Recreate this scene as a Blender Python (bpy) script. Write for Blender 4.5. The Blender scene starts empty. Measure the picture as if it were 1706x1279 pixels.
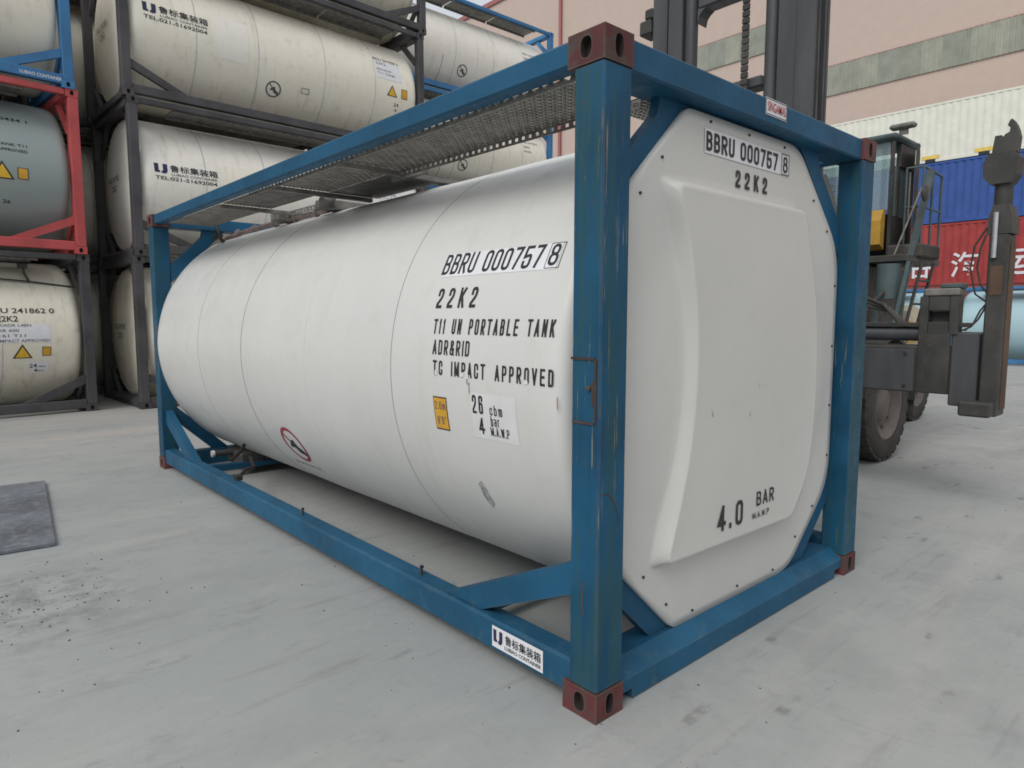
import bpy, bmesh, math, random
from math import sin, cos, pi, radians, sqrt, asin, atan2
from mathutils import Vector, Matrix
random.seed(7)
S = bpy.context.scene
COL = S.collection

# ------------------------------------------------------------------ camera, sky, sun, exposure
def basis(y, p, r):
    f = Vector((sin(y)*cos(p), cos(y)*cos(p), sin(p)))
    rt = Vector((cos(y), -sin(y), 0)); up = rt.cross(f)
    rt2 = rt*cos(r) + up*sin(r)
    return rt2, rt2.cross(f), f
CAM = Vector((-1.87465761, -1.61543756, 1.56664314))
rt, up, fw = basis(0.728445970, -0.0986473569, 0.000610989)
cam = bpy.data.cameras.new('camera'); co = bpy.data.objects.new('camera', cam); COL.objects.link(co)
m = Matrix((rt, up, -fw)).transposed().to_4x4(); m.translation = CAM
co.matrix_world = m
cam.sensor_fit = 'HORIZONTAL'; cam.sensor_width = 36.0; cam.lens = 36.0*1121.87/1706.0
cam.clip_start = 0.05; cam.clip_end = 2000
S.camera = co

SUN_DIR = Vector((-0.90, -0.28, 0.95)).normalized()      # towards the sun
w = bpy.data.worlds.new('World'); S.world = w; w.use_nodes = True
nt = w.node_tree
sky = nt.nodes.new('ShaderNodeTexSky'); sky.sky_type = 'NISHITA'; sky.sun_disc = False
sky.sun_elevation = asin(SUN_DIR.z); sky.sun_rotation = atan2(SUN_DIR.x, SUN_DIR.y)
sky.air_density = 1.0; sky.dust_density = 6.0; sky.ozone_density = 1.0; sky.altitude = 0
bg = nt.nodes['Background']; bg.inputs['Strength'].default_value = 0.102
# high thin overcast: pale cloud layer over the clear-sky colours, a little uneven
tc = nt.nodes.new('ShaderNodeTexCoord'); nz = nt.nodes.new('ShaderNodeTexNoise'); nz.inputs['Scale'].default_value = 2.5; nz.inputs['Detail'].default_value = 4
nt.links.new(tc.outputs['Generated'], nz.inputs['Vector'])
mr = nt.nodes.new('ShaderNodeMapRange'); mr.inputs[1].default_value = 0.3; mr.inputs[2].default_value = 0.7; mr.inputs[3].default_value = 0.78; mr.inputs[4].default_value = 0.92
nt.links.new(nz.outputs[0], mr.inputs[0])
cm = nt.nodes.new('ShaderNodeMix'); cm.data_type = 'RGBA'; cm.inputs[7].default_value = (7.2, 7.6, 8.0, 1)
nt.links.new(mr.outputs[0], cm.inputs[0]); nt.links.new(sky.outputs[0], cm.inputs[6]); nt.links.new(cm.outputs[2], bg.inputs[0])
sl = bpy.data.lights.new('sun', 'SUN'); sl.energy = 1.6; sl.angle = radians(34); sl.color = (1.0, 0.98, 0.95)
so = bpy.data.objects.new('sun', sl); COL.objects.link(so)
so.rotation_euler = SUN_DIR.to_track_quat('Z', 'Y').to_euler(); so.location = (-20, -10, 40)
S.view_settings.view_transform = 'Standard'; S.view_settings.look = 'None'
S.cycles.filter_width = 1.75
S.view_settings.gamma = 1.0; S.view_settings.use_curve_mapping = False
S.view_settings.exposure = 0.0

# ------------------------------------------------------------------ materials
class NT:
    def __init__(s, name):
        s.m = bpy.data.materials.new(name); s.m.use_nodes = True; s.t = s.m.node_tree
        s.b = s.t.nodes['Principled BSDF']
    def n(s, typ, **kw):
        nd = s.t.nodes.new(typ)
        for k, v in kw.items(): setattr(nd, k, v)
        return nd
    def l(s, a, b): s.t.links.new(a, b)
    def coord(s, scale=(1, 1, 1), rot=(0, 0, 0), world=False, rnd=True):
        if world: src = s.n('ShaderNodeNewGeometry').outputs['Position']
        else: src = s.n('ShaderNodeTexCoord').outputs['Object']
        if rnd and not world:
            oi = s.n('ShaderNodeObjectInfo'); mu = s.n('ShaderNodeMath', operation='MULTIPLY'); mu.inputs[1].default_value = 37.0
            s.l(oi.outputs['Random'], mu.inputs[0])
            ad = s.n('ShaderNodeVectorMath', operation='ADD'); s.l(src, ad.inputs[0]); s.l(mu.outputs[0], ad.inputs[1]); src = ad.outputs[0]
        mp = s.n('ShaderNodeMapping'); mp.inputs['Scale'].default_value = scale; mp.inputs['Rotation'].default_value = rot
        s.l(src, mp.inputs[0]); return mp.outputs[0]
    def noise(s, vec, scale, detail=4, rough=0.55):
        nd = s.n('ShaderNodeTexNoise'); nd.inputs['Scale'].default_value = scale
        nd.inputs['Detail'].default_value = detail; nd.inputs['Roughness'].default_value = rough
        s.l(vec, nd.inputs['Vector']); return nd.outputs[0]
    def ramp(s, fac, a, b, va=0.0, vb=1.0):
        nd = s.n('ShaderNodeMapRange'); nd.inputs[1].default_value = a; nd.inputs[2].default_value = b
        nd.inputs[3].default_value = va; nd.inputs[4].default_value = vb; nd.interpolation_type = 'SMOOTHSTEP'
        s.l(fac, nd.inputs[0]); return nd.outputs[0]
    def mul(s, a, b, op='MULTIPLY'):
        nd = s.n('ShaderNodeMath', operation=op)
        for i, x in enumerate((a, b)):
            if isinstance(x, (int, float)): nd.inputs[i].default_value = x
            else: s.l(x, nd.inputs[i])
        return nd.outputs[0]
    def mix(s, fac, a, b):
        nd = s.n('ShaderNodeMix', data_type='RGBA')
        if isinstance(fac, (int, float)): nd.inputs[0].default_value = fac
        else: s.l(fac, nd.inputs[0])
        for i, c in ((6, a), (7, b)):
            if isinstance(c, tuple): nd.inputs[i].default_value = (*c, 1)
            else: s.l(c, nd.inputs[i])
        return nd.outputs[2]
    def bump(s, h, strength, dist=0.01):
        nd = s.n('ShaderNodeBump'); nd.inputs['Strength'].default_value = strength; nd.inputs['Distance'].default_value = dist
        s.l(h, nd.inputs['Height']); s.l(nd.outputs[0], s.b.inputs['Normal'])
    def done(s, col, rough=0.5, metal=0.0, spec=None):
        if isinstance(col, tuple): s.b.inputs['Base Color'].default_value = (*col, 1)
        else: s.l(col, s.b.inputs['Base Color'])
        if isinstance(rough, (int, float)): s.b.inputs['Roughness'].default_value = rough
        else: s.l(rough, s.b.inputs['Roughness'])
        s.b.inputs['Metallic'].default_value = metal
        if spec is not None: s.b.inputs['Specular IOR Level'].default_value = spec
        return s.m
def sc(c, k): return tuple(min(1, x*k) for x in c)

def paint(name, c, rough=0.45, var=0.16, dirt=(0.16, 0.13, 0.10), dirt_amt=0.35, scratch=None, scratch_lo=0.66, edge=None, stretch=(1, 1, 1), bump=0.15, spec=0.4, dlo=0.52, dhi=0.78):
    s = NT(name)
    v = s.coord(stretch)
    n1 = s.noise(v, 2.2, 5); n2 = s.noise(v, 14, 6, 0.65)
    col = s.mix(s.ramp(n1, 0.3, 0.7), sc(c, 1-var), sc(c, 1+var))
    col = s.mix(s.mul(s.ramp(n2, dlo, dhi), dirt_amt), col, dirt)
    if scratch:
        v2 = s.coord((26, 26, 0.8)); n3 = s.noise(v2, 2.6, 5, 0.7)
        n4 = s.noise(v, 1.3, 2)
        k = s.mul(s.ramp(n3, scratch_lo, scratch_lo+0.05), s.ramp(n4, 0.42, 0.58))
        n6 = s.noise(s.coord((7, 7, 0.5)), 2.2, 5, 0.65)
        col = s.mix(s.mul(s.ramp(n6, 0.44, 0.62), 0.7), col, (0.026, 0.080, 0.088))
        col = s.mix(s.mul(s.ramp(n6, 0.40, 0.28), 0.6), col, (0.010, 0.045, 0.105))
        col = s.mix(s.mul(k, 0.85), col, scratch)
        n5 = s.noise(v, 9, 5, 0.7)
        col = s.mix(s.mul(s.ramp(n5, 0.68, 0.76), 0.8), col, (0.11, 0.055, 0.03))
    if edge:      # paint rubbed off along the sharp edges
        bv = s.n('ShaderNodeBevel'); bv.samples = 6; bv.inputs['Radius'].default_value = 0.012
        ge = s.n('ShaderNodeNewGeometry'); dt = s.n('ShaderNodeVectorMath', operation='DOT_PRODUCT')
        s.l(bv.outputs[0], dt.inputs[0]); s.l(ge.outputs['True Normal'], dt.inputs[1])
        em = s.mul(s.ramp(dt.outputs['Value'], 0.985, 0.86), s.ramp(s.noise(v, 7, 6, 0.7), 0.34, 0.56))
        col = s.mix(s.mul(em, 0.9), col, edge)
    s.bump(n2, bump, 0.004)
    rr = s.ramp(n2, 0.3, 0.8, rough-0.08, rough+0.2)
    return s.done(col, rr, 0, spec)

def shell(name, c, rough=0.35, stain=(0.42, 0.36, 0.26), amt=0.35, streak=0.3):
    s = NT(name)
    v = s.coord((1, 1, 1))
    n1 = s.noise(v, 1.1, 4); n2 = s.noise(v, 6, 6, 0.6)
    st = s.noise(s.coord((1, 3.2, 0.35)), 2.4, 6, 0.65)
    col = s.mix(s.ramp(n1, 0.3, 0.72), sc(c, 0.965), sc(c, 1.02))
    col = s.mix(s.mul(s.ramp(n2, 0.5, 0.75), amt), col, stain)
    col = s.mix(s.mul(s.ramp(st, 0.52, 0.78), streak), col, stain)
    s.bump(s.noise(v, 2.3, 3), 0.10, 0.03)
    return s.done(col, s.ramp(n2, 0.3, 0.8, rough-0.05, rough+0.18), 0, 0.4)

def plain(name, c, rough=0.5, metal=0.0, var=0.12, scale=8, spec=None):
    s = NT(name); n = s.noise(s.coord(), scale, 5)
    return s.done(s.mix(s.ramp(n, 0.3, 0.7), sc(c, 1-var), sc(c, 1+var)), rough, metal, spec)

M = {}
M['blue'] = paint('blue_frame_paint', (0.013, 0.085, 0.165), 0.5, 0.16, dirt=(0.07, 0.10, 0.115), dirt_amt=0.35, spec=0.22, edge=(0.07, 0.075, 0.07))
M['bluepost'] = paint('worn_blue_post_paint', (0.010, 0.074, 0.145), 0.5, 0.24, dirt=(0.035, 0.085, 0.095), dirt_amt=0.5, scratch=(0.27, 0.225, 0.13), scratch_lo=0.60, edge=(0.13, 0.095, 0.06), spec=0.22)
M['bluerail'] = paint('scuffed_blue_rail_paint', (0.015, 0.088, 0.165), 0.5, 0.2, dirt=(0.10, 0.135, 0.15), dirt_amt=0.5, spec=0.22, edge=(0.10, 0.115, 0.115))
M['maroon'] = paint('worn_red_casting_paint', (0.14, 0.042, 0.044), 0.65, 0.4, dirt=(0.075, 0.062, 0.055), dirt_amt=0.95, bump=0.6, dlo=0.42, dhi=0.66, spec=0.25, edge=(0.12, 0.10, 0.085))
M['cavity'] = plain('dark_casting_cavity', (0.03, 0.022, 0.02), 0.9)  # darker colour lining the casting holes
M['white'] = shell('white_tank_cladding', (0.635, 0.632, 0.610), 0.36, (0.42, 0.385, 0.31), 0.16, 0.17)
M['plate'] = shell('white_moulded_end_panel', (0.575, 0.565, 0.535), 0.36, (0.45, 0.42, 0.36), 0.10, 0.07)
M['cream2'] = shell('dingy_cream_cladding', (0.79, 0.745, 0.625), 0.42, (0.36, 0.30, 0.20), 0.35, 0.5)
M['cream3'] = shell('pale_cream_cladding', (0.84, 0.81, 0.735), 0.4, (0.46, 0.40, 0.30), 0.2, 0.45)
M['cream'] = shell('weathered_cream_cladding', (0.84, 0.795, 0.68), 0.4, (0.40, 0.34, 0.23), 0.22, 0.4)
M['grey'] = shell('weathered_grey_cladding', (0.29, 0.34, 0.335), 0.4, (0.33, 0.32, 0.24), 0.25, 0.4)
M['cyan'] = shell('pale_blue_cladding', (0.36, 0.52, 0.57), 0.4, (0.3, 0.4, 0.42), 0.2, 0.2)
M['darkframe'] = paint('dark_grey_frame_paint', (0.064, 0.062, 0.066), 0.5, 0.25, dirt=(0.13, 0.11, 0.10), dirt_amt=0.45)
M['redframe'] = paint('faded_red_frame_paint', (0.46, 0.075, 0.075), 0.5, 0.15, dirt=(0.22, 0.10, 0.08), dirt_amt=0.4)
M['blueframe2'] = paint('faded_blue_frame_paint', (0.04, 0.17, 0.36), 0.5, 0.15)
M['alu'] = plain('dull_aluminium_grating', (0.26, 0.245, 0.215), 0.45, 0.55, 0.2, 12)
M['alud'] = plain('dirty_galvanised_steel', (0.20, 0.19, 0.175), 0.55, 0.4, 0.3, 10)
M['pipe'] = plain('brown_primer_pipe', (0.17, 0.12, 0.11), 0.5, 0.2, 0.3, 14)
M['black'] = plain('black_lettering_vinyl', (0.018, 0.018, 0.02), 0.5)
M['fadeblack'] = plain('faded_lettering_vinyl', (0.10, 0.10, 0.11), 0.6)
M['navy'] = plain('navy_logo_vinyl', (0.018, 0.018, 0.075), 0.5)
M['sticker'] = plain('white_sticker_vinyl', (0.73, 0.73, 0.755), 0.35, 0, 0.04)
M['oldsticker'] = plain('peeling_white_sticker', (0.665, 0.668, 0.66), 0.4, 0, 0.05)
M['orange'] = plain('orange_sticker_vinyl', (0.62, 0.33, 0.03), 0.45, 0, 0.1)
M['yellow'] = plain('yellow_warning_vinyl', (0.72, 0.44, 0.03), 0.45, 0, 0.1)
M['red'] = plain('red_lettering_vinyl', (0.42, 0.02, 0.03), 0.45)
M['ring'] = plain('dark_red_ring_vinyl', (0.30, 0.030, 0.055), 0.5)
M['seam'] = plain('grey_seam_sealant', (0.22, 0.22, 0.22), 0.6)
M['seamfaint'] = plain('pale_seam_sealant', (0.56, 0.56, 0.55), 0.5)
M['torn'] = plain('torn_sticker_residue', (0.34, 0.34, 0.335), 0.7, 0, 0.45, 45)
M['bolt'] = plain('dark_bolt_steel', (0.06, 0.055, 0.05), 0.5, 0.5)
M['fork'] = paint('grimy_dark_steel', (0.050, 0.049, 0.046), 0.55, 0.35, dirt=(0.10, 0.085, 0.07), dirt_amt=0.6, bump=0.4)
M['mast'] = paint('greasy_mast_steel', (0.062, 0.064, 0.069), 0.4, 0.25, dirt=(0.10, 0.10, 0.10), dirt_amt=0.4, stretch=(1, 1, 0.2))
M['teal'] = paint('worn_teal_steel', (0.07, 0.10, 0.105), 0.5, 0.25)
M['darkrust'] = paint('dark_rusty_weld', (0.055, 0.038, 0.032), 0.7, 0.3)
M['rust'] = paint('rusty_steel', (0.095, 0.055, 0.035), 0.7, 0.3)
M['chrome'] = plain('polished_ram_rod', (0.55, 0.55, 0.56), 0.2, 0.9)
M['rubber'] = paint('dusty_rubber', (0.062, 0.058, 0.053), 0.85, 0.25, dirt=(0.20, 0.18, 0.155), dirt_amt=0.7, spec=0.2)
M['rim'] = paint('dirty_rim_paint', (0.13, 0.11, 0.10), 0.6, 0.3)
M['fyellow'] = paint('machine_yellow_paint', (0.52, 0.30, 0.05), 0.45, 0.15)
M['beige'] = paint('beige_bonnet_paint', (0.55, 0.48, 0.36), 0.5, 0.12)
M['cwhite'] = paint('off_white_container_paint', (0.72, 0.72, 0.63), 0.5, 0.05, dirt=(0.45, 0.42, 0.34), dirt_amt=0.15)
M['cblue'] = paint('blue_container_paint', (0.032, 0.085, 0.30), 0.5, 0.12, dirt=(0.08, 0.12, 0.25), dirt_amt=0.3)
M['cred'] = paint('red_container_paint', (0.34, 0.042, 0.04), 0.5, 0.12, dirt=(0.22, 0.07, 0.06), dirt_amt=0.35)
M['cbrown'] = paint('brick_red_container_paint', (0.24, 0.06, 0.05), 0.55, 0.15)
M['cyellow'] = plain('yellow_pocket_trim', (0.72, 0.52, 0.12), 0.5)
M['wall'] = paint('pinkish_beige_wall_paint', (0.51, 0.405, 0.35), 0.75, 0.025, dirt=(0.42, 0.33, 0.28), dirt_amt=0.2, bump=0.05)
M['wallshade'] = plain('faded_flashing', (0.40, 0.27, 0.235), 0.7)
M['trim'] = plain('dull_red_trim', (0.34, 0.12, 0.115), 0.6)
for i, c in enumerate([(0.27, 0.28, 0.232), (0.258, 0.273, 0.226), (0.312, 0.316, 0.262), (0.262, 0.28, 0.238), (0.28, 0.288, 0.24)]):
    M['win%d' % i] = plain('translucent_green_panel_%s' % 'abcde'[i], c, 0.45, 0, 0.12, 1.5)
M['slab'] = paint('grey_steel_sheet_surface', (0.125, 0.138, 0.158), 0.5, 0.3, dirt=(0.28, 0.28, 0.27), dirt_amt=0.6, dlo=0.46, dhi=0.7)
M['pebble'] = plain('dark_grit', (0.10, 0.095, 0.085), 0.9)
M['whitecap'] = plain('white_plastic_cap', (0.62, 0.62, 0.60), 0.5)

g = NT('cab_glass')
tr = g.n('ShaderNodeBsdfTransparent'); tr.inputs[0].default_value = (0.80, 0.90, 0.93, 1)
gl = g.n('ShaderNodeBsdfGlossy'); gl.inputs[0].default_value = (0.9, 0.95, 1, 1); gl.inputs['Roughness'].default_value = 0.05
fr = g.n('ShaderNodeFresnel'); fr.inputs[0].default_value = 1.6
mx = g.n('ShaderNodeMixShader'); g.l(g.mul(fr.outputs[0], 1.6), mx.inputs[0]); g.l(tr.outputs[0], mx.inputs[1]); g.l(gl.outputs[0], mx.inputs[2])
df = g.n('ShaderNodeBsdfDiffuse'); df.inputs[0].default_value = (0.55, 0.68, 0.70, 1)
mx2 = g.n('ShaderNodeMixShader'); mx2.inputs[0].default_value = 0.25; g.l(mx.outputs[0], mx2.inputs[1]); g.l(df.outputs[0], mx2.inputs[2])
g.l(mx2.outputs[0], g.t.nodes['Material Output'].inputs[0]); M['glass'] = g.m

# concrete yard
s = NT('dusty_concrete')
v = s.coord((1, 1, 1), world=True)
n_big = s.noise(v, 0.22, 4, 0.55); n_mid = s.noise(v, 1.1, 6, 0.62); n_fine = s.noise(v, 22, 6, 0.7)
ang = radians(38)
vs = s.coord((0.35, 2.6, 1), (0, 0, ang), world=True); n_str = s.noise(vs, 0.9, 6, 0.62)
vs2 = s.coord((0.6, 6.0, 1), (0, 0, ang-0.25), world=True); n_str2 = s.noise(vs2, 1.5, 5, 0.65)
vsp = s.coord((1.6, 4.0, 1), (0, 0, ang+0.15), world=True); n_sp = s.noise(vsp, 1.4, 3, 0.5)
col = s.mix(s.ramp(n_big, 0.32, 0.68), (0.305, 0.322, 0.318), (0.385, 0.390, 0.376))
col = s.mix(s.mul(s.ramp(n_mid, 0.42, 0.70), 0.45), col, (0.252, 0.260, 0.254))
col = s.mix(s.mul(s.ramp(n_str, 0.50, 0.70), 0.40), col, (0.45, 0.43, 0.40))
col = s.mix(s.mul(s.ramp(n_str2, 0.56, 0.72), 0.42), col, (0.215, 0.215, 0.21))
n_mot = s.noise(v, 3.4, 7, 0.7)
col = s.mix(s.mul(s.ramp(n_mot, 0.54, 0.70), 0.30), col, (0.22, 0.222, 0.216))
col = s.mix(s.mul(s.ramp(n_mot, 0.46, 0.30), 0.25), col, (0.45, 0.44, 0.415))
# broken dark rubber scuffs and oil spots, thicker to the right of the container
px_ = s.n('ShaderNodeSeparateXYZ'); s.l(s.n('ShaderNodeNewGeometry').outputs['Position'], px_.inputs[0])
rside = s.ramp(px_.outputs['X'], -1.0, 2.2, 0.35, 1.0)
brk = s.ramp(s.noise(v, 9, 5, 0.75), 0.44, 0.60)
col = s.mix(s.mul(s.mul(s.mul(s.ramp(n_sp, 0.625, 0.70), brk), rside), 0.75), col, (0.135, 0.13, 0.125))
vt = s.coord((0.25, 9.0, 1), (0, 0, ang-0.55), world=True)
trk = s.mul(s.ramp(s.noise(vt, 1.1, 3, 0.5), 0.60, 0.70), s.ramp(s.noise(v, 0.5, 3), 0.48, 0.62))
col = s.mix(s.mul(s.mul(trk, brk), 0.40), col, (0.19, 0.185, 0.18))
col = s.mix(s.mul(s.ramp(n_fine, 0.52, 0.8), 0.32), col, (0.22, 0.21, 0.20))
# a few thin wandering cracks
vc = s.n('ShaderNodeTexVoronoi'); vc.feature = 'DISTANCE_TO_EDGE'; vc.inputs['Scale'].default_value = 0.21
wv = s.n('ShaderNodeVectorMath', operation='ADD'); nv = s.n('ShaderNodeTexNoise'); nv.inputs['Scale'].default_value = 1.7; nv.inputs['Detail'].default_value = 5; s.l(v, nv.inputs['Vector'])
s.l(v, wv.inputs[0]); sc_ = s.n('ShaderNodeVectorMath', operation='SCALE'); sc_.inputs['Scale'].default_value = 0.5; s.l(nv.outputs['Color'], sc_.inputs[0]); s.l(sc_.outputs[0], wv.inputs[1]); s.l(wv.outputs[0], vc.inputs['Vector'])
crk = s.mul(s.ramp(vc.outputs['Distance'], 0.0022, 0.0008), s.ramp(s.noise(v, 0.8, 3), 0.40, 0.55))
col = s.mix(s.mul(crk, 0.10), col, (0.15, 0.145, 0.14))
# gritty dark patch beside the steel sheet
pos = s.n('ShaderNodeNewGeometry').outputs['Position']
vd = s.n('ShaderNodeVectorMath', operation='DISTANCE'); s.l(pos, vd.inputs[0]); vd.inputs[1].default_value = (-1.62, 2.75, 0)
gm = s.mul(s.ramp(vd.outputs['Value'], 0.95, 0.15), s.ramp(s.noise(v, 7, 6, 0.7), 0.42, 0.62))
col = s.mix(s.mul(gm, 0.55), col, (0.15, 0.155, 0.142))
# paler, streaky lane in front of the stacked tanks
sx = s.n('ShaderNodeSeparateXYZ'); s.l(pos, sx.inputs[0])
lane = s.mul(s.ramp(sx.outputs['Y'], 6.8, 9.0), s.ramp(n_str, 0.38, 0.62))
col = s.mix(s.mul(lane, 0.5), col, (0.44, 0.40, 0.365))
s.bump(s.mul(n_fine, s.mul(n_mid, 1.0), 'ADD'), 0.28, 0.006)
M['ground'] = s.done(col, s.ramp(n_mid, 0.35, 0.7, 0.62, 0.88), 0, 0.3)

# ------------------------------------------------------------------ mesh helpers
class MB:
    def __init__(s, off=(0, 0, 0)): s.V = []; s.F = []; s.mi = []; s.sm = []; s.off = Vector(off)
    def add(s, vs, fs, mi=0, sm=False):
        b = len(s.V); s.V += [Vector(p)-s.off for p in vs]
        for f in fs: s.F.append([i+b for i in f]); s.mi.append(mi); s.sm.append(sm)
        return s
    def box(s, x0, x1, y0, y1, z0, z1, b=0.0, mi=0, R=None, c=None):
        lo = (min(x0, x1), min(y0, y1), min(z0, z1)); hi = (max(x0, x1), max(y0, y1), max(z0, z1))
        vs = []; fs = []
        if b <= 0:
            vs = [(X, Y, Z) for X in (lo[0], hi[0]) for Y in (lo[1], hi[1]) for Z in (lo[2], hi[2])]
            fs = [(0, 1, 3, 2), (4, 6, 7, 5), (0, 4, 5, 1), (2, 3, 7, 6), (0, 2, 6, 4), (1, 5, 7, 3)]
        else:
            b = min(b, 0.45*min(hi[i]-lo[i] for i in range(3))); idx = {}
            for sx_ in (0, 1):
                for sy_ in (0, 1):
                    for sz_ in (0, 1):
                        sg = (sx_, sy_, sz_)
                        for a in range(3):
                            p = [0, 0, 0]
                            for k in range(3):
                                e = hi[k] if sg[k] else lo[k]
                                p[k] = e if k == a else e + (-b if sg[k] else b)
                            idx[(sg, a)] = len(vs); vs.append(tuple(p))
            for a in range(3):
                u_, v_ = [k for k in range(3) if k != a]
                for sd in (0, 1):
                    q = []
                    for (i, j) in ((0, 0), (1, 0), (1, 1), (0, 1)):
                        sg = [0, 0, 0]; sg[a] = sd; sg[u_] = i; sg[v_] = j; q.append(idx[(tuple(sg), a)])
                    fs.append(q)
            for a in range(3):
                u_, v_ = [k for k in range(3) if k != a]
                for i in (0, 1):
                    for j in (0, 1):
                        A = [0, 0, 0]; B = [0, 0, 0]; A[u_] = B[u_] = i; A[v_] = B[v_] = j; B[a] = 1
                        A = tuple(A); B = tuple(B)
                        fs.append([idx[(A, u_)], idx[(B, u_)], idx[(B, v_)], idx[(A, v_)]])
            for sg in [(i, j, k) for i in (0, 1) for j in (0, 1) for k in (0, 1)]:
                fs.append([idx[(sg, 0)], idx[(sg, 1)], idx[(sg, 2)]])
        if R is not None:
            c = Vector(c); vs = [c + R @ (Vector(p)-c) for p in vs]
        return s.add(vs, fs, mi)
    def prism(s, poly, axis, a, b, mi=0):
        # poly in the two other axes (in x,y,z order), extruded along axis from a to b
        n = len(poly); vs = []
        for t in (a, b):
            for (p, q) in poly:
                c = [p, q]; c.insert(axis, t); vs.append(tuple(c))
        fs = [list(range(n)), list(range(2*n-1, n-1, -1))] + [[i, (i+1) % n, n+(i+1) % n, n+i] for i in range(n)]
        return s.add(vs, fs, mi)
    def tube(s, pts, r, n=10, mi=0, cap=True):
        pts = [Vector(p) for p in pts]; vs = []; fs = []; ref = None
        for i, p in enumerate(pts):
            d = (pts[min(i+1, len(pts)-1)] - pts[max(i-1, 0)]).normalized()
            if ref is None: ref = d.orthogonal().normalized()
            ref = (ref - d*ref.dot(d)).normalized(); bb = d.cross(ref)
            rr = r[i] if isinstance(r, (list, tuple)) else r
            for k in range(n):
                a = 2*pi*k/n; vs.append(p + (ref*cos(a)+bb*sin(a))*rr)
        for i in range(len(pts)-1):
            for k in range(n):
                fs.append([i*n+k, i*n+(k+1) % n, (i+1)*n+(k+1) % n, (i+1)*n+k])
        s.add(vs, fs, mi, True)
        if cap:
            s.add(vs[:n], [list(range(n))], mi); s.add(vs[-n:], [list(range(n))], mi)
        return s
    def bar(s, p, q, w_, h_, up_=(0, 0, 1), mi=0):
        p = Vector(p); q = Vector(q); d = (q-p).normalized(); u_ = Vector(up_); u_ = (u_-d*u_.dot(d)).normalized(); r_ = d.cross(u_)
        vs = [e + r_*(w_/2*a) + u_*(h_/2*b) for e in (p, q) for (a, b) in ((-1, -1), (1, -1), (1, 1), (-1, 1))]
        fs = [(0, 1, 2, 3), (4, 7, 6, 5)] + [(i, (i+1) % 4, 4+(i+1) % 4, 4+i) for i in range(4)]
        return s.add(vs, fs, mi)
    def lathe(s, prof, c, axis=1, n=64, mi=0, sm=True):
        # prof [(r, t)] revolved about axis through c
        o = [k for k in range(3) if k != axis]; vs = []; fs = []
        for (r, t) in prof:
            for k in range(n):
                a = 2*pi*k/n; p = [0, 0, 0]; p[axis] = c[axis]+t; p[o[0]] = c[o[0]]+r*cos(a); p[o[1]] = c[o[1]]+r*sin(a); vs.append(tuple(p))
        for i in range(len(prof)-1):
            for k in range(n):
                fs.append([i*n+k, i*n+(k+1) % n, (i+1)*n+(k+1) % n, (i+1)*n+k])
        return s.add(vs, fs, mi, sm)
    def mesh(s, name):
        me = bpy.data.meshes.new(name); me.from_pydata([tuple(p) for p in s.V], [], s.F)
        me.polygons.foreach_set('material_index', s.mi); me.polygons.foreach_set('use_smooth', s.sm)
        bm = bmesh.new(); bm.from_mesh(me)
        bmesh.ops.recalc_face_normals(bm, faces=bm.faces); bm.to_mesh(me); bm.free(); me.update()
        return me
    def build(s, name, mats, parent=None): return put(name, s.mesh(name), mats, parent)

def put(name, me, mats, parent=None):
    if not isinstance(mats, (list, tuple)): mats = [mats]
    if len(me.materials) == 0:
        for x in mats: me.materials.append(x)
    o = bpy.data.objects.new(name, me); COL.objects.link(o)
    for i, x in enumerate(mats):
        if me.materials[i] is not x:
            o.material_slots[i].link = 'OBJECT'; o.material_slots[i].material = x
    if parent: o.parent = parent
    return o
def thing(name, label, cat, loc=(0, 0, 0), rz=0.0, group=None):
    o = bpy.data.objects.new(name, None); COL.objects.link(o); o.empty_display_size = 0.3
    o.location = loc; o.rotation_euler = (0, 0, rz); o['label'] = label; o['category'] = cat
    if group: o['group'] = group
    return o
def structure(o): o['kind'] = 'structure'; return o

def dent(y, a, k=.0030):
    return k*(sin(y*2.1+1.3*sin(a*2))*0.5 + sin(y*5.3+a*4.1)*0.3 + sin(a*7+y*1.7)*0.35)

# ------------------------------------------------------------------ flat print
_tc = {}
def text_raw(body, bold):
    k = (body, bold)
    if k in _tc: return _tc[k]
    c = bpy.data.curves.new('t', 'FONT'); c.body = body; c.offset = bold; c.resolution_u = 3
    o = bpy.data.objects.new('t', c); COL.objects.link(o)
    dg = bpy.context.evaluated_depsgraph_get(); me = bpy.data.meshes.new_from_object(o.evaluated_get(dg))
    vs = [(p.co.x, p.co.y) for p in me.vertices]; fs = [list(f.vertices) for f in me.polygons]
    bpy.data.objects.remove(o); bpy.data.curves.remove(c); bpy.data.meshes.remove(me)
    _tc[k] = (vs, fs); return vs, fs
def text2d(body, w_, h_, bold=0.012, box=None):
    vs, fs = text_raw(body, bold)
    xs = [p[0] for p in vs]; ys = [p[1] for p in vs]
    x0, x1, y0, y1 = min(xs), max(xs), min(ys), max(ys)
    return [((p[0]-x0)/(x1-x0)*w_, (p[1]-y0)/(y1-y0)*h_) for p in vs], fs
def rect2d(w_, h_, nx=1, ny=6):
    vs = [(w_*i/nx, h_*j/ny) for j in range(ny+1) for i in range(nx+1)]
    fs = [[j*(nx+1)+i, j*(nx+1)+i+1, (j+1)*(nx+1)+i+1, (j+1)*(nx+1)+i] for j in range(ny) for i in range(nx)]
    return vs, fs
def ring2d(r0, r1, n=40):
    vs = []
    for k in range(n):
        a = 2*pi*k/n; vs += [(r0*cos(a), r0*sin(a)), (r1*cos(a), r1*sin(a))]
    return vs, [[2*k, 2*k+1, (2*k+3) % (2*n), (2*k+2) % (2*n)] for k in range(n)]
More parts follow.
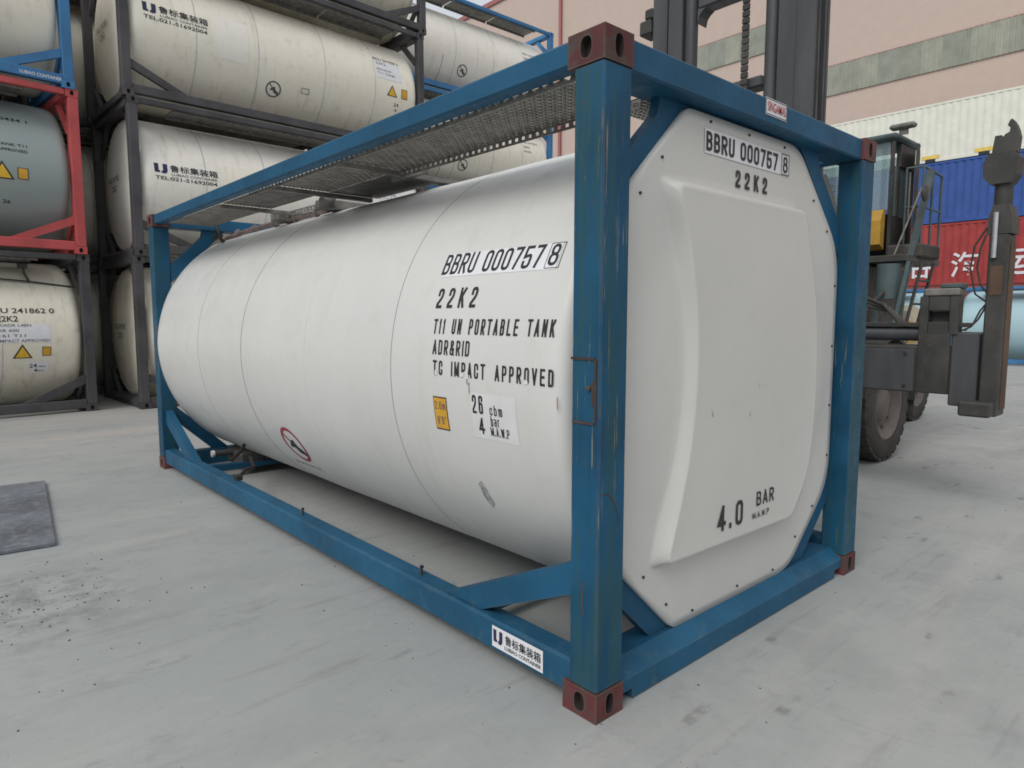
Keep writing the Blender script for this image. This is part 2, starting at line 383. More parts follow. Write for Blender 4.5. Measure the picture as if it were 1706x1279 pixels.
def join2d(*ps):
    V = []; F = []
    for (vs, fs), dx, dy in ps:
        b = len(V); V += [(x+dx, y+dy) for x, y in vs]; F += [[i+b for i in f] for f in fs]
    return V, F
def poly2d(pts): return list(pts), [list(range(len(pts)))]
def frame2d(w_, h_, t):
    return join2d((rect2d(w_, t), 0, 0), (rect2d(w_, t), 0, h_-t), (rect2d(t, h_-2*t), 0, t), (rect2d(t, h_-2*t), w_-t, t))
def logo2d(w_, h_):
    L = [(0, 0), (.46, 0), (.46, .30), (.40, .30), (.40, 1), (.02, 1)]
    Jp = [(.55, -.03), (.80, -.06), (.96, .08), (1.0, .25), (1.0, 1), (.66, 1), (.66, .24), (.55, .20)]
    L = [(.03, .02), (.43, .02), (.43, .24), (.33, .24), (.33, 1), (0, 1)]
    sc2 = lambda P: [(x*w_, y*h_) for x, y in P]
    return join2d((poly2d(sc2(L)), 0, 0), (poly2d(sc2(Jp)), 0, 0))
def decal(name, geo, mat, fn, parent, step=0.03):
    """place a 2D print on a surface through fn(u, v) -> 3D, cut finely so that it follows a curve"""
    vs, fs = geo
    me = bpy.data.meshes.new(name); me.from_pydata([(p[0], p[1], p[2] if len(p) > 2 else 0) for p in vs], [], fs)
    if step:
        bm = bmesh.new(); bm.from_mesh(me)
        ys = [p[1] for p in vs]; y = min(ys)+step
        while y < max(ys)-1e-4:
            bmesh.ops.bisect_plane(bm, geom=bm.verts[:]+bm.edges[:]+bm.faces[:], plane_co=(0, y, 0), plane_no=(0, 1, 0)); y += step
        x = min(p[0] for p in vs)+.1
        while x < max(p[0] for p in vs)-1e-4:
            bmesh.ops.bisect_plane(bm, geom=bm.verts[:]+bm.edges[:]+bm.faces[:], plane_co=(x, 0, 0), plane_no=(1, 0, 0)); x += .1
        bm.to_mesh(me); bm.free()
    for p in me.vertices: p.co = fn(p.co.x, p.co.y, p.co.z) if p.co.z else fn(p.co.x, p.co.y)
    return put(name, me, mat, parent)

R0, ZC, CX = 1.215, 1.285, 1.219
GL = {
 '0': [(1, [(0,0,1),(0,1,1),(1,1,1),(1,0,1)])], 'O': [(1, [(0,0,1),(0,1,1),(1,1,1),(1,0,1)])], 'D': [(1, [(0,0,0),(0,1,0),(1,1,1),(1,0,1)])],
 'B': [(1, [(0,.52,0),(0,1,0),(.94,1,1),(.94,.52,1)]), (1, [(0,0,0),(0,.52,0),(1,.52,1),(1,0,1)])],
 'R': [(1, [(0,.47,0),(0,1,0),(1,1,1),(1,.47,1)]), (0, [(0,0,0),(0,.47,0)]), (0, [(.48,.47,0),(1,0,0)])],
 'P': [(1, [(0,.45,0),(0,1,0),(1,1,1),(1,.45,1)]), (0, [(0,0,0),(0,.45,0)])],
 'U': [(0, [(0,1,0),(0,0,1),(1,0,1),(1,1,0)])], 'T': [(0, [(-.1,1,0),(1.1,1,0)]), (0, [(.5,0,0),(.5,1,0)])],
 '1': [(0, [(.6,0,0),(.6,1,0)]), (0, [(.6,1,0),(.0,.80,0)])], 'I': [(0, [(.5,0,0),(.5,1,0)])],
 'N': [(0, [(0,0,0),(0,1,0)]), (0, [(0,1,0),(1,0,0)]), (0, [(1,0,0),(1,1,0)])],
 'A': [(0, [(-.05,0,0),(.5,1,0)]), (0, [(.5,1,0),(1.05,0,0)]), (0, [(.16,.27,0),(.84,.27,0)])],
 'L': [(0, [(0,1,0),(0,0,0),(1,0,0)])], 'E': [(0, [(1,1,0),(0,1,0),(0,0,0),(1,0,0)]), (0, [(0,.52,0),(.9,.52,0)])],
 'C': [(0, [(1,.68,0),(1,1,1),(0,1,1),(0,0,1),(1,0,1),(1,.32,0)])],
 'M': [(0, [(0,0,0),(0,1,0)]), (0, [(0,1,0),(.5,.1,0)]), (0, [(.5,.1,0),(1,1,0)]), (0, [(1,1,0),(1,0,0)])],
 'W': [(0, [(0,1,0),(.25,0,0)]), (0, [(.25,0,0),(.5,.9,0)]), (0, [(.5,.9,0),(.75,0,0)]), (0, [(.75,0,0),(1,1,0)])],
 'V': [(0, [(-.05,1,0),(.5,0,0)]), (0, [(.5,0,0),(1.05,1,0)])], 'K': [(0, [(0,0,0),(0,1,0)]), (0, [(1,1,0),(.05,.40,0)]), (0, [(.38,.60,0),(1,0,0)])],
 '2': [(0, [(0,.72,0),(0,1,1),(1,1,1),(1,.58,1),(0,.14,0),(0,0,0),(1,0,0)])],
 '5': [(0, [(.95,1,0),(.05,1,0),(0,.50,0),(1,.62,1),(1,0,1),(0,0,1),(0,.24,0)])],
 '6': [(1, [(0,0,1),(0,.58,1),(1,.58,1),(1,0,1)]), (0, [(0,.3,0),(0,1,1),(1,1,1),(1,.78,0)])],
 '7': [(0, [(0,1,0),(1,1,0),(.35,0,0)])], '8': [(1, [(.06,.53,1),(.06,1,1),(.94,1,1),(.94,.53,1)]), (1, [(0,0,1),(0,.53,1),(1,.53,1),(1,0,1)])],
 '4': [(0, [(.75,0,0),(.75,1,0)]), (0, [(.75,1,0),(0,.25,0),(1.1,.25,0)])],
 '&': [(0, [(1.05,0,0),(.15,.72,1),(.15,1,1),(.8,1,1),(.8,.72,1),(0,.42,1),(0,0,1),(.75,0,1),(1,.42,0)])],
 'c': [(0, [(1,.5,0),(1,.7,1),(0,.7,1),(0,0,1),(1,0,1),(1,.2,0)])], 'b': [(0, [(0,0,0),(0,1,0)]), (1, [(0,0,0),(0,.7,0),(1,.7,1),(1,0,1)])],
 'm': [(0, [(0,0,0),(0,.7,0)]), (0, [(0,.7,0),(.5,.7,1),(.5,0,0)]), (0, [(.5,.7,0),(1,.7,1),(1,0,0)])],
 'a': [(1, [(0,0,1),(0,.40,1),(1,.40,0),(1,0,0)]), (0, [(0,.7,0),(1,.7,1),(1,.40,0)])], 'r': [(0, [(0,0,0),(0,.7,0)]), (0, [(0,.5,0),(.2,.7,1),(1,.7,0)])],
 '.': [(0, [(.5,0,0),(.5,.06,0)])], "'": [(0, [(.5,.8,0),(.5,1,0)])], '"': [(0, [(.1,.8,0),(.1,1,0)]), (0, [(.9,.8,0),(.9,1,0)])]}
GW = {'I': .25, '1': .55, '.': .30, "'": .2, '"': .4, 'M': 1.25, 'W': 1.35, 'm': 1.35, ' ': .75, 'r': .7, '&': 1.1}
def strip2d(pts, closed, t, k):
    pts = [Vector((p[0], p[1])) for p in pts]; n = len(pts); vs = []
    for i, p in enumerate(pts):
        a = pts[i-1] if (i > 0 or closed) else None; b = pts[(i+1) % n] if (i < n-1 or closed) else None
        d1 = (p-a).normalized() if a is not None else None; d2 = (b-p).normalized() if b is not None else None
        d1 = d1 or d2; d2 = d2 or d1
        n1 = Vector((-d1.y, d1.x)); n2 = Vector((-d2.y, d2.x)); mv = n1+n2
        mv = mv/max(mv.length_squared, .8)*2 if mv.length > 1e-6 else n1
        q = p.copy()
        if not closed and i == 0: q = p-d2*t/2
        if not closed and i == n-1: q = p+d1*t/2
        vs += [(q.x+mv.x*t/2, q.y+mv.y*t/2, k), (q.x-mv.x*t/2, q.y-mv.y*t/2, k)]
    m_ = n if closed else n-1
    return vs, [[2*i, 2*i+1, (2*i+3) % (2*n), (2*i+2) % (2*n)] for i in range(m_)]
def stroke2d(body, w_, h_, t, gap=.35, spw=None):
    ws = [GW.get(c, 1.0) if not (c == ' ' and spw) else spw for c in body]
    cw = w_/(sum(ws)+gap*(len(ws)-1)); x = 0; V = []; F = []
    for c, gw in zip(body, ws):
        if c != ' ':
            w1 = cw*gw; iw = max(w1-t, 1e-4); ih = h_-t
            for k, (cl, P) in enumerate(GL[c]):
                q = [(x+t/2+a*iw, t/2+b*ih, r) for a, b, r in P]; rr = min(iw*.5, ih*.25); out = []
                for i, (a, b, r) in enumerate(q):
                    if not r or (not cl and i in (0, len(q)-1)): out.append((a, b)); continue
                    p = Vector((a, b)); A = Vector(q[i-1][:2]); B_ = Vector(q[(i+1) % len(q)][:2])
                    r2 = min(rr, (A-p).length*.5, (B_-p).length*.5); p1 = p+(A-p).normalized()*r2; p2 = p+(B_-p).normalized()*r2
                    for j in range(6):
                        u_ = j/5; out.append(tuple(p1*(1-u_)**2+p*2*u_*(1-u_)+p2*u_*u_))
                ded = [out[0]]
                for o_ in out[1:]:
                    if (Vector(o_)-Vector(ded[-1])).length > 1e-5: ded.append(o_)
                if cl and (Vector(ded[0])-Vector(ded[-1])).length < 1e-5: ded.pop()
                vs, fs = strip2d(ded, cl, t, k+1); b0 = len(V); V += vs; F += [[i+b0 for i in f] for f in fs]
        x += cw*(gw+gap)
    return V, F
def side(y_left, z_base, lift=0.003, R=R0, arc=True, shear=0.0):
    th0 = asin(max(-1, min(1, (z_base-ZC)/R)))
    def f(u_, v_, k=0):
        th = th0 + v_/R; rr = R+lift+.0003*k
        if R == R0: rr = R+lift*.25+.0003*k+dent(y_left-u_-shear*v_, pi-th)
        return (CX-rr*cos(th), y_left-u_-shear*v_, ZC+rr*sin(th))
    return f
def flat_y(x0, z0, y):
    return lambda u_, v_, k=0: (x0+u_, y-.0003*k, z0+v_)
def flat_x(y0, z0, x):
    return lambda u_, v_, k=0: (x-.0003*k, y0-u_, z0+v_)

# ------------------------------------------------------------------ tank container pieces (local: x width, y length, z up)
W, L, H = 2.438, 6.058, 2.591
def casting_mesh(mx_, my_, mz_):
    b = MB(); X, Y, Z = 0.162, 0.178, 0.118
    def holed(P, U_, Vv, wu, wv, hu, hv, N):
        # rectangle centred at P spanned by U_,Vv, oval hole hu x hv, pocket along -N
        angs = sorted([2*pi*k/24 for k in range(24)] + [atan2(wv*sv, wu*su) % (2*pi) for su in (1, -1) for sv in (1, -1)])
        outer = []; inner = []; deep = []
        for a in angs:
            c_, s_ = cos(a), sin(a); t = min(wu/abs(c_) if abs(c_) > 1e-6 else 9, wv/abs(s_) if abs(s_) > 1e-6 else 9)
            e = 2.6; k = (abs(c_/hu)**e+abs(s_/hv)**e)**(-1/e)
            outer.append(P+U_*(c_*t)+Vv*(s_*t)); inner.append(P+U_*(c_*k)+Vv*(s_*k)); deep.append(P+U_*(c_*k)+Vv*(s_*k)-N*0.035)
        n = len(angs)
        b.add(outer+inner, [[i, (i+1) % n, n+(i+1) % n, n+i] for i in range(n)])
        b.add(inner+deep, [[i, (i+1) % n, n+(i+1) % n, n+i] for i in range(n)], 1)
        b.add(deep, [list(range(n))], 1)
    V3 = Vector
    holed(V3((0, Y/2, Z/2)), V3((0, 1, 0)), V3((0, 0, 1)), Y/2, Z/2, 0.027, 0.038, V3((-1, 0, 0)))
    holed(V3((X/2, 0, Z/2)), V3((1, 0, 0)), V3((0, 0, 1)), X/2, Z/2, 0.023, 0.042, V3((0, -1, 0)))
    vs = [(x, y, z) for x in (0, X) for y in (0, Y) for z in (0, Z)]
    b.add(vs, [(4, 6, 7, 5), (2, 3, 7, 6), (0, 2, 6, 4), (1, 5, 7, 3)])
    out = MB(); tr_ = lambda p: (W-p[0] if mx_ else p[0], L-p[1] if my_ else p[1], H-p[2] if mz_ else p[2])
    out.V = [Vector(tr_(p)) for p in b.V]; out.F = b.F; out.mi = b.mi; out.sm = b.sm
    me = out.mesh('corner_casting')
    return me
CAST = [casting_mesh(a, b_, c) for a in (0, 1) for b_ in (0, 1) for c in (0, 1)]
def mirror_pts(poly, on): return [(W-x, z) for x, z in poly] if on else poly

OCT = [(.20, 2.02), (.645, 2.452), (1.66, 2.455), (2.20, 1.95), (2.205, .58), (1.73, .159), (.63, .159), (.20, .56)]
def frame_pieces():
    P = []
    for mx_ in (0, 1):
        for my_ in (0, 1):
            X = (lambda a, q=mx_: W-a if q else a); Y = (lambda a, q=my_: L-a if q else a)
            P.append(('corner_post', MB().box(X(.003), X(.16), Y(.004), Y(.148), .118, H-.118, .007).mesh('corner_post'), 'post'))
    for me in CAST: P.append(('corner_casting', me, 'cast'))
    for mx_ in (0, 1):
        X = (lambda a, q=mx_: W-a if q else a)
        P.append(('bottom_side_rail', MB().box(X(.018), X(.135), .149, L-.149, .055, .200, .010).mesh('bottom_side_rail'), 'rail'))
        P.append(('top_side_rail', MB().box(X(.018), X(.098), .179, L-.179, 2.492, 2.588, .010).mesh('top_side_rail'), 'frame'))
        for my_ in (0, 1):
            Y = (lambda a, q=my_: L-a if q else a)
            # side brace from post down to the rail
            b = MB(); poly = [(Y(.149), .605), (Y(1.03), .202), (Y(.75), .202), (Y(.149), .468)]
            b.prism(poly, 0, X(.045), X(.115)); P.append(('diagonal_brace', b.mesh('diagonal_brace'), 'frame'))
            # gussets of the end frame
            y0, y1 = Y(.10 if my_ else .118), Y(.165)
            gs = [(.161, .60), (.161, .44), (.60, .111), (.74, .111)]
            gt = [(.161, 2.06), (.161, 1.86), (.70, 2.50), (.50, 2.50)]
            o = (lambda q: [(W-x, z) for x, z in q]) if mx_ else (lambda q: q)
            b = MB().prism(o([(.161, .625), (.161, .47), (.485, .162), (.65, .162)]), 1, y0, y1); P.append(('end_gusset', b.mesh('end_gusset'), 'frame'))
            b = MB().prism(o([(.161, 2.10), (.161, 1.92), (.72, 2.488), (.49, 2.488), (.47, 2.40)]), 1, y0, y1); P.append(('end_gusset', b.mesh('end_gusset'), 'frame'))
    for my_ in (0, 1):
        Y = (lambda a, q=my_: L-a if q else a)
        b = MB(); pr_ = lambda zb: [(Y(.020), zb), (Y(.020), .100), (Y(.027), .107), (Y(.092), .158), (Y(.215), .160), (Y(.215), zb)]
        b.prism(pr_(.006), 0, .250, W-.250); b.prism(pr_(.050), 0, .163, .2498); b.prism(pr_(.050), 0, W-.2498, W-.163)
        P.append(('bottom_end_rail', b.mesh('bottom_end_rail'), 'rail'))
        P.append(('top_end_rail', MB().box(.163, W-.163, Y(.018), Y(.205), 2.470, 2.587, .008).mesh('top_end_rail'), 'frame'))
    return P
def shell_mesh(y0, y1, R, dish0, dish1, sh=0.14, n=128, dented=False):
    prof = []
    def head(y, sgn, d):
        q = []
        for k in range(9):           # dish from centre to the knuckle
            r = (R-sh)*k/8; q.append((max(r, 1e-4), y - sgn*(d*(1-(r/(R-sh))**2))))
        for k in range(1, 9):
            a = (pi/2)*k/8; q.append((R-sh+sh*sin(a), y + sgn*(sh*(1-cos(a)))))
        return q
    prof += head(y0, 1, dish0)
    for k in range(1, 40): prof.append((R, y0+sh+(y1-y0-2*sh)*k/40))
    prof += head(y1, -1, dish1)[::-1]
    b = MB().lathe(prof, (CX, 0, ZC), 1, n)
    if dented:
        for i, p in enumerate(b.V):
            a = atan2(p.z-ZC, p.x-CX)
            k = dent(p.y, a)
            rr = sqrt((p.x-CX)**2+(p.z-ZC)**2)
            if rr > 0.6: b.V[i] = Vector((CX+(p.x-CX)*(1+k/rr), p.y, ZC+(p.z-ZC)*(1+k/rr)))
    return b.mesh('tank_shell')
def band_mesh(y, wd, R):
    b = MB().lathe([(R-.01, -wd/2), (R, -wd/2), (R, wd/2), (R-.01, wd/2)], (CX, y, ZC), 1, 200)
    if R > R0:
        for i, p in enumerate(b.V):
            rr = sqrt((p.x-CX)**2+(p.z-ZC)**2); k = dent(p.y, atan2(p.z-ZC, p.x-CX))
            b.V[i] = Vector((CX+(p.x-CX)*(1+k/rr), p.y, ZC+(p.z-ZC)*(1+k/rr)))
    return b.mesh('seam_band')

FRAME = frame_pieces()
BG_SHELL = shell_mesh(.16, L-.16, 1.19, .10, .10, n=80)
BG_BANDS = [band_mesh(y, .02, 1.1925) for y in (1.25, 2.4, 3.75, 4.85)]
def plank_mesh(x0, x1, y0, y1, z, pitch=.031, hole=.0058):
    """perforated sheet: every cell has a real hole with a rim pressed downwards"""
    b = MB(); nx = max(1, round((x1-x0)/pitch)); ny = max(1, round((y1-y0)/pitch)); px, py = (x1-x0)/nx, (y1-y0)/ny
    vs = []; fs = []; A = [pi/4+k*pi/2 for k in range(4)]
    for i in range(nx):
        for j in range(ny):
            cx, cy = x0+(i+.5)*px, y0+(j+.5)*py; q = len(vs); h = hole*(1.0 if (i+j) % 2 else .55)
            vs += [(cx+sx_*px/2, cy+sy_*py/2, z) for sx_, sy_ in ((1, 1), (-1, 1), (-1, -1), (1, -1))]
            vs += [(cx+1.9*h*cos(a), cy+1.9*h*sin(a), z) for a in A] + [(cx+1.25*h*cos(a), cy+1.25*h*sin(a), z-.005) for a in A]
            for k in range(4):
                m_ = (k+1) % 4; fs += [(q+k, q+m_, q+4+m_, q+4+k), (q+4+k, q+4+m_, q+8+m_, q+8+k)]
    b.add(vs, fs); return b.mesh('walkway_plank')
def slotted_mesh(p_y0, p_y1, x, z0, z1, pitch=.05, slot=.024):
    """upright flange with a row of real slots, along y"""
    b = MB(); n = int((p_y1-p_y0)/pitch); za, zb = z0+(z1-z0)*.28, z0+(z1-z0)*.72; t = .003
    b.box(x-t, x+t, p_y0, p_y1, z0, za); b.box(x-t, x+t, p_y0, p_y1, zb, z1)
    for i in range(n+1):
        y = p_y0+i*(p_y1-p_y0)/n
        b.box(x-t, x+t, max(p_y0, y-(pitch-slot)/2), min(p_y1, y+(pitch-slot)/2), za, zb)
    return b.mesh('slotted_flange')
def toothed_mesh(y0, y1, x, z0, z1, pitch=.06):
    b = MB(); n = int((y1-y0)/pitch)
    b.box(x-.002, x+.002, y0, y1, z0, z0+(z1-z0)*.45)
    for i in range(n):
        y = y0+(i+.5)*(y1-y0)/n
        b.prism([(y-pitch*.32, z0+(z1-z0)*.45), (y+pitch*.32, z0+(z1-z0)*.45), (y+pitch*.18, z1), (y-pitch*.18, z1)], 0, x-.002, x+.002)
    return b.mesh('toothed_edge')
BG_WALK = [MB().box(.10, .62, .7+i*1.55, .7+i*1.55+1.5, 2.505, 2.53).box(.10, .12, .7+i*1.55, .7+i*1.55+1.5, 2.46, 2.505).box(.60, .62, .7+i*1.55, .7+i*1.55+1.5, 2.46, 2.505).mesh('walkway_plank') for i in range(3)]

def bg_tank(label, loc, rz, group, mats, prints=None):
    t = thing('tank_container', label, 'tank container', loc, rz, group)
    for name, me, role in FRAME:
        put(name, me, [mats['frame'], M['cavity']] if role == 'cast' else mats['frame'], t)
    sh = put('tank_shell', BG_SHELL, mats['shell'], t)
    for me in BG_BANDS: put('seam_band', me, mats.get('band', M['seamfaint']), t)
    for me in BG_WALK: put('walkway_plank', me, M['alud'], t)
    if prints: prints(t, sh)
    return t

# ------------------------------------------------------------------ ground
G = MB().add([(-300, -300, 0), (300, -300, 0), (300, 300, 0), (-300, 300, 0)], [(0, 1, 2, 3)]).build('ground', M['ground'])
structure(G)

# ------------------------------------------------------------------ warehouse behind
wh = thing('warehouse', 'tall pinkish beige warehouse with strips of green translucent panels, behind the container stack', 'building', (36, 0, 0))
o3 = (36, 0, 0)
MB(o3).box(36, 70, -40, 95, 0, 27.3).build('wall', M['wall'], wh)
MB(o3).box(35.85, 70.2, -40.2, 95.2, 27.302, 27.65).build('roof_trim', M['trim'], wh)
MB(o3).tube([(35.86, 35.3, 0), (35.86, 35.3, 27.2)], .13, 10).build('downpipe', M['trim'], wh)
def strip(y0, y1, z0, z1):
    y = y0; k = 0
    while y < y1-.05:
        wd = random.choice([.9, 1.0, 1.0, 1.15]); ye = min(y1, y+wd)
        b = MB(o3); b.box(35.93, 35.995, y, ye-.006, z0, z1)
        n = max(2, int((ye-y)/.19))
        for i in range(n):
            c = y+(i+.5)*(ye-.02-y)/n; b.prism([(35.93, c-.05), (35.90, c-.025), (35.90, c+.025), (35.93, c+.05)], 2, z0+.003, z1-.003)
        b.build('window_panel', M['win%d' % random.choice([0, 0, 1, 1, 2, 3, 3, 4, 2])], wh)
        y = ye; k += 1
    MB(o3).box(35.91, 35.994, y0, y1, z1+.002, z1+.05).build('strip_flashing', M['wallshade'], wh)
strip(-6, 17.4, 13.45, 14.98)
strip(17.5, 34.5, 16.75, 18.3)

# ------------------------------------------------------------------ corrugated containers on the right
def box_container(label, y0, y1, z0, z1, mat, group, X=30.8, pockets=False, cd=.034):
    t = thing('shipping_container', label, 'container', (X, (y0+y1)/2, z0), 0, group); of = (X, (y0+y1)/2, z0)
    Wd = 2.438
    # corrugated side panel facing -x
    b = MB(of); n = int((y1-y0-.36)/.278); ys = y0+.18; st = (y1-y0-.36)/n; prof = []
    for i in range(n):
        a = ys+i*st; prof += [(a, .014+cd), (a+st*.26, .014+cd), (a+st*.5, .014), (a+st*.76, .014)]
    prof.append((ys+n*st, .014+cd))
    vs = [(X+x, y, zz) for (y, x) in prof for zz in (z0+.16, z1-.10)]
    b.add(vs, [[2*i, 2*i+1, 2*i+3, 2*i+2] for i in range(len(prof)-1)])
    b.build('side_panel', mat, t)
    MB(of).box(X+.06, X+Wd-.01, y0+.04, y1-.04, z0+.16, z1-.02).build('body', mat, t)
    MB(of).box(X+.006, X+.10, y0+.17, y1-.17, z0+.02, z0+.158, .008).build('bottom_rail', mat, t)
    MB(of).box(X+.006, X+.09, y0+.17, y1-.17, z1-.098, z1-.01, .008).build('top_rail', mat, t)
    for yy in (y0, y1-.165):
        MB(of).box(X+.004, X+.15, yy+.002, yy+.162, z0+.12, z1-.12, .006).build('corner_post', mat, t)
        for zz in (z0, z1-.118): MB(of).box(X, X+.162, yy, yy+.165, zz+.001, zz+.117, .006).build('corner_casting', mat, t)
    if pockets:
        c = (y0+y1)/2
        for yy in (c-.96, c+.96):
            MB(of).box(X-.004, X+.004, yy-.19, yy+.19, z0+.012, z0+.15).build('forklift_pocket', M['black'], t)
            MB(of).box(X-.012, X+.005, yy-.33, yy+.33, z0+.152, z0+.30).build('pocket_trim', M['cyellow'], t)
    return t
gR = 'corrugated containers stacked in front of the warehouse'
box_container('brick red container on the ground, lowest of the corrugated stack', 1.67, 13.86, 0, 2.89, M['cbrown'], gR)
cr = box_container('red corrugated container with large white Chinese characters', 1.67, 13.86, 2.9, 5.5, M['cred'], gR)
box_container('plain blue corrugated container between the red one and the white ones', 1.67, 13.86, 5.505, 8.07, M['cblue'], gR)
box_container('off white container with yellow fork pockets, topmost of the corrugated stack', 1.40, 13.59, 8.075, 10.5, M['cwhite'], gR, pockets=True, cd=.022)
for ch, yc in (('中', 10.45), ('谷', 8.60), ('海', 6.95), ('运', 5.15)):
    wv = M['sticker']
    decal('lettering', text2d(ch, 1.0, 1.02, 0.012), wv, (lambda u_, v_, yc=yc: (30.808-30.8, yc+.5-u_-7.765, 3.25-2.9+v_)), cr, None)

# ------------------------------------------------------------------ stacked tank containers
def lines(t, items, mat, R=1.19):
    for (txt, yl, zb, wd, h_) in items: decal('lettering', text2d(txt, wd, h_, .014), mat, side(yl, zb, .004, R), t)
def tri_sign(t, y, z, s_, R=1.19):
    decal('warning_triangle', poly2d([(-s_/2, 0), (s_/2, 0), (0, s_*.88)]), M['black'], side(y, z, .004, R), t)
    decal('warning_triangle', poly2d([(-s_*.38, s_*.06), (s_*.38, s_*.06), (0, s_*.73)]), M['yellow'], side(y, z, .007, R), t)
def orange_sign(t, y, z, w_, h_, R=1.19):
    decal('height_mark', rect2d(w_, h_), M['black'], side(y+w_/2, z, .004, R), t)
    decal('height_mark', rect2d(w_*.84, h_*.88), M['orange'], side(y+w_*.42, z+h_*.06, .007, R), t)
def no_step(t, y, z, r, R, mr, mf, lift=.004):
    f = side(y, z, lift, R)
    decal('no_step_sign', ring2d(r*.82, r), mr, f, t)
    bar_ = [(-r*.66, r*.56), (-r*.56, r*.66), (r*.66, -r*.56), (r*.56, -r*.66)]
    decal('no_step_sign', poly2d(bar_), mr, f, t)
    fig = [(-r*.1, r*.2), (r*.12, r*.28), (r*.2, 0), (r*.5, -r*.2), (r*.55, -r*.4), (r*.1, -r*.33), (-r*.05, -r*.1), (-r*.38, -r*.12), (-r*.34, -r*.02)]
    fig = [(x*1.3, y*1.3) for x, y in fig]
    decal('no_step_sign', poly2d(fig), mf, side(y, z, lift+.003, R), t)
def b_prints(t, sh):
    R = 1.19
    decal('logo', logo2d(.21, .155), M['navy'], side(5.69, 1.415, .004, R), t)
    decal('lettering', text2d('鲁标集装箱', .80, .125, .012), M['black'], side(5.44, 1.445, .004, R), t)
    lines(t, [('LUBIAO CONTAINER', 5.42, 1.385, .77, .04)], M['fadeblack'])
    lines(t, [('TEL:021-51692004', 5.68, 1.30, 1.02, .062)], M['black'])
    no_step(t, 3.42, .70, .15, R, M['fadeblack'], M['fadeblack'])
    decal('data_plate', frame2d(.16, .11, .012), M['fadeblack'], side(2.87, .74, .004, R), t)
    decal('sticker', rect2d(.62, .40), M['sticker'], side(1.2, 1.42, .003, R), t)
    lines(t, [('BGU 241958 3', 1.22, 1.80, .62, .07), ('22K2', 1.18, 1.71, .25, .06), ('RID/ADR', 1.18, 1.58, .36, .05), ('T11 TANK', 1.18, 1.50, .45, .05), ('4', .74, .82, .06, .06), ('24', .77, .92, .12, .07)], M['fadeblack'])
    tri_sign(t, .83, 1.10, .26); orange_sign(t, .52, 1.10, .15, .20)
    patch_prints(t, 4.55, .98, .62, .72, 'cream3' if t.location.z > 4 else 'cream')
    # number block on the dished head
    for k, (tx, wd) in enumerate((('BGU 241958', .62), ('22K2', .3))):
        decal('lettering', text2d(tx, wd, .10, .014), M['fadeblack'], (lambda u_, v_, k=k, wd=wd: (CX+wd/2-u_, L-.05+.012, 1.35-.16*k+v_)), t, None)
def patch_prints(t, y, z, w_, h_, mat):
    decal('cladding_patch', rect2d(w_, h_), M[mat], side(y, z, .002, 1.19), t)
def l1_prints(t, sh):
    decal('sticker', rect2d(.68, .29), M['sticker'], side(1.29, 1.165, .003, 1.19), t)
    lines(t, [('BGU 241862 0', 1.42, 1.625, .89, .085), ('22K2', 1.30, 1.495, .28, .09)], M['black'])
    lines(t, [('RID/ADR L4BN', 1.36, 1.415, .50, .045), ('AAR 600', 1.36, 1.335, .34, .045), ('161 T11', 1.28, 1.255, .34, .045), ('TC IMPACT APPROVED', 1.42, 1.175, .80, .045)], M['fadeblack'])
    tri_sign(t, .99, .92, .26); orange_sign(t, .67, .95, .12, .15)
    decal('sticker', rect2d(.26, .20), M['sticker'], side(.90, .68, .003, 1.19), t)
    lines(t, [('24', .90, .765, .10, .07), ('4', .84, .69, .05, .065), ('cbm', .78, .77, .10, .03), ('bar', .78, .70, .09, .03)], M['black'])
    MB().tube([(.34, 3.4, 2.14), (.34, 1.2, 2.165), (.33, .75, 2.13), (.31, .15, 2.06)], .014, 6).build('hose', M['bolt'], t)
    MB().tube([(.34, .78, 2.12), (.36, .84, 2.26), (.36, .86, 2.40)], .02, 6).box(.32, .40, .80, .92, 2.34, 2.42).build('valve', M['bolt'], t)
def l2_prints(t, sh):
    lines(t, [('BRU 260434 1', 1.46, 1.985, .80, .07), ('UN PORTABLE TANK T11', 1.70, 1.575, .98, .045), ('TC IMPACT APPROVED', 1.52, 1.49, .80, .045), ('26', 1.06, .72, .10, .06), ('22K2', 1.66, 1.80, .28, .06)], M['black'])
    tri_sign(t, 1.06, 1.07, .30); orange_sign(t, .80, 1.09, .14, .17)
def l3_prints(t, sh):
    lines(t, [('4 bar', .62, 1.24, .24, .05), ('26 cbm', .66, 1.34, .28, .05)], M['fadeblack'])
    decal('lettering', text2d('LUBIAO CONTAINER', .55, .05, .012), M['sticker'], flat_x(.72, .09, .0145), t, None)

aB = radians(2.0); rB = (.98+6.058*cos(aB), 11.05+6.058*sin(aB))
aL = radians(5.0); rL = (.42, 11.42)
aC = radians(-.6); rC = (13.70, 13.90)
dk = dict(frame=M['darkframe'], shell=M['cream'])
gS = 'tank containers stacked behind the blue framed one'
bt = ['cream tank in a dark frame on the ground, behind the far blue post', 'cream tank in a dark frame, second up, its telephone number above the blue rail',
      'cream tank in a dark frame, third up, showing no-step ring and yellow triangle', 'cream tank in a dark frame cut off by the top edge, fourth up']
for k in range(4): bg_tank(bt[k], (rB[0]+(0, .03, -.02, .04)[k], rB[1]+(0, -.02, .015, 0)[k], 2.592*k), pi/2+aB, gS, dict(frame=M['darkframe'], shell=M[('cream2', 'cream3', 'cream', 'cream2')[k]]), b_prints)
bg_tank('cream tank in a dark frame at lower left with number 241862 0', (rL[0], rL[1], 0), pi/2+aL, gS, dict(frame=M['darkframe'], shell=M['cream2']), l1_prints)
bg_tank('grey tank in a faded red frame at the left edge', (rL[0]-.03, rL[1]-.03, 2.592), pi/2+aL, gS, dict(frame=M['redframe'], shell=M['grey'], band=M['seam']), l2_prints)
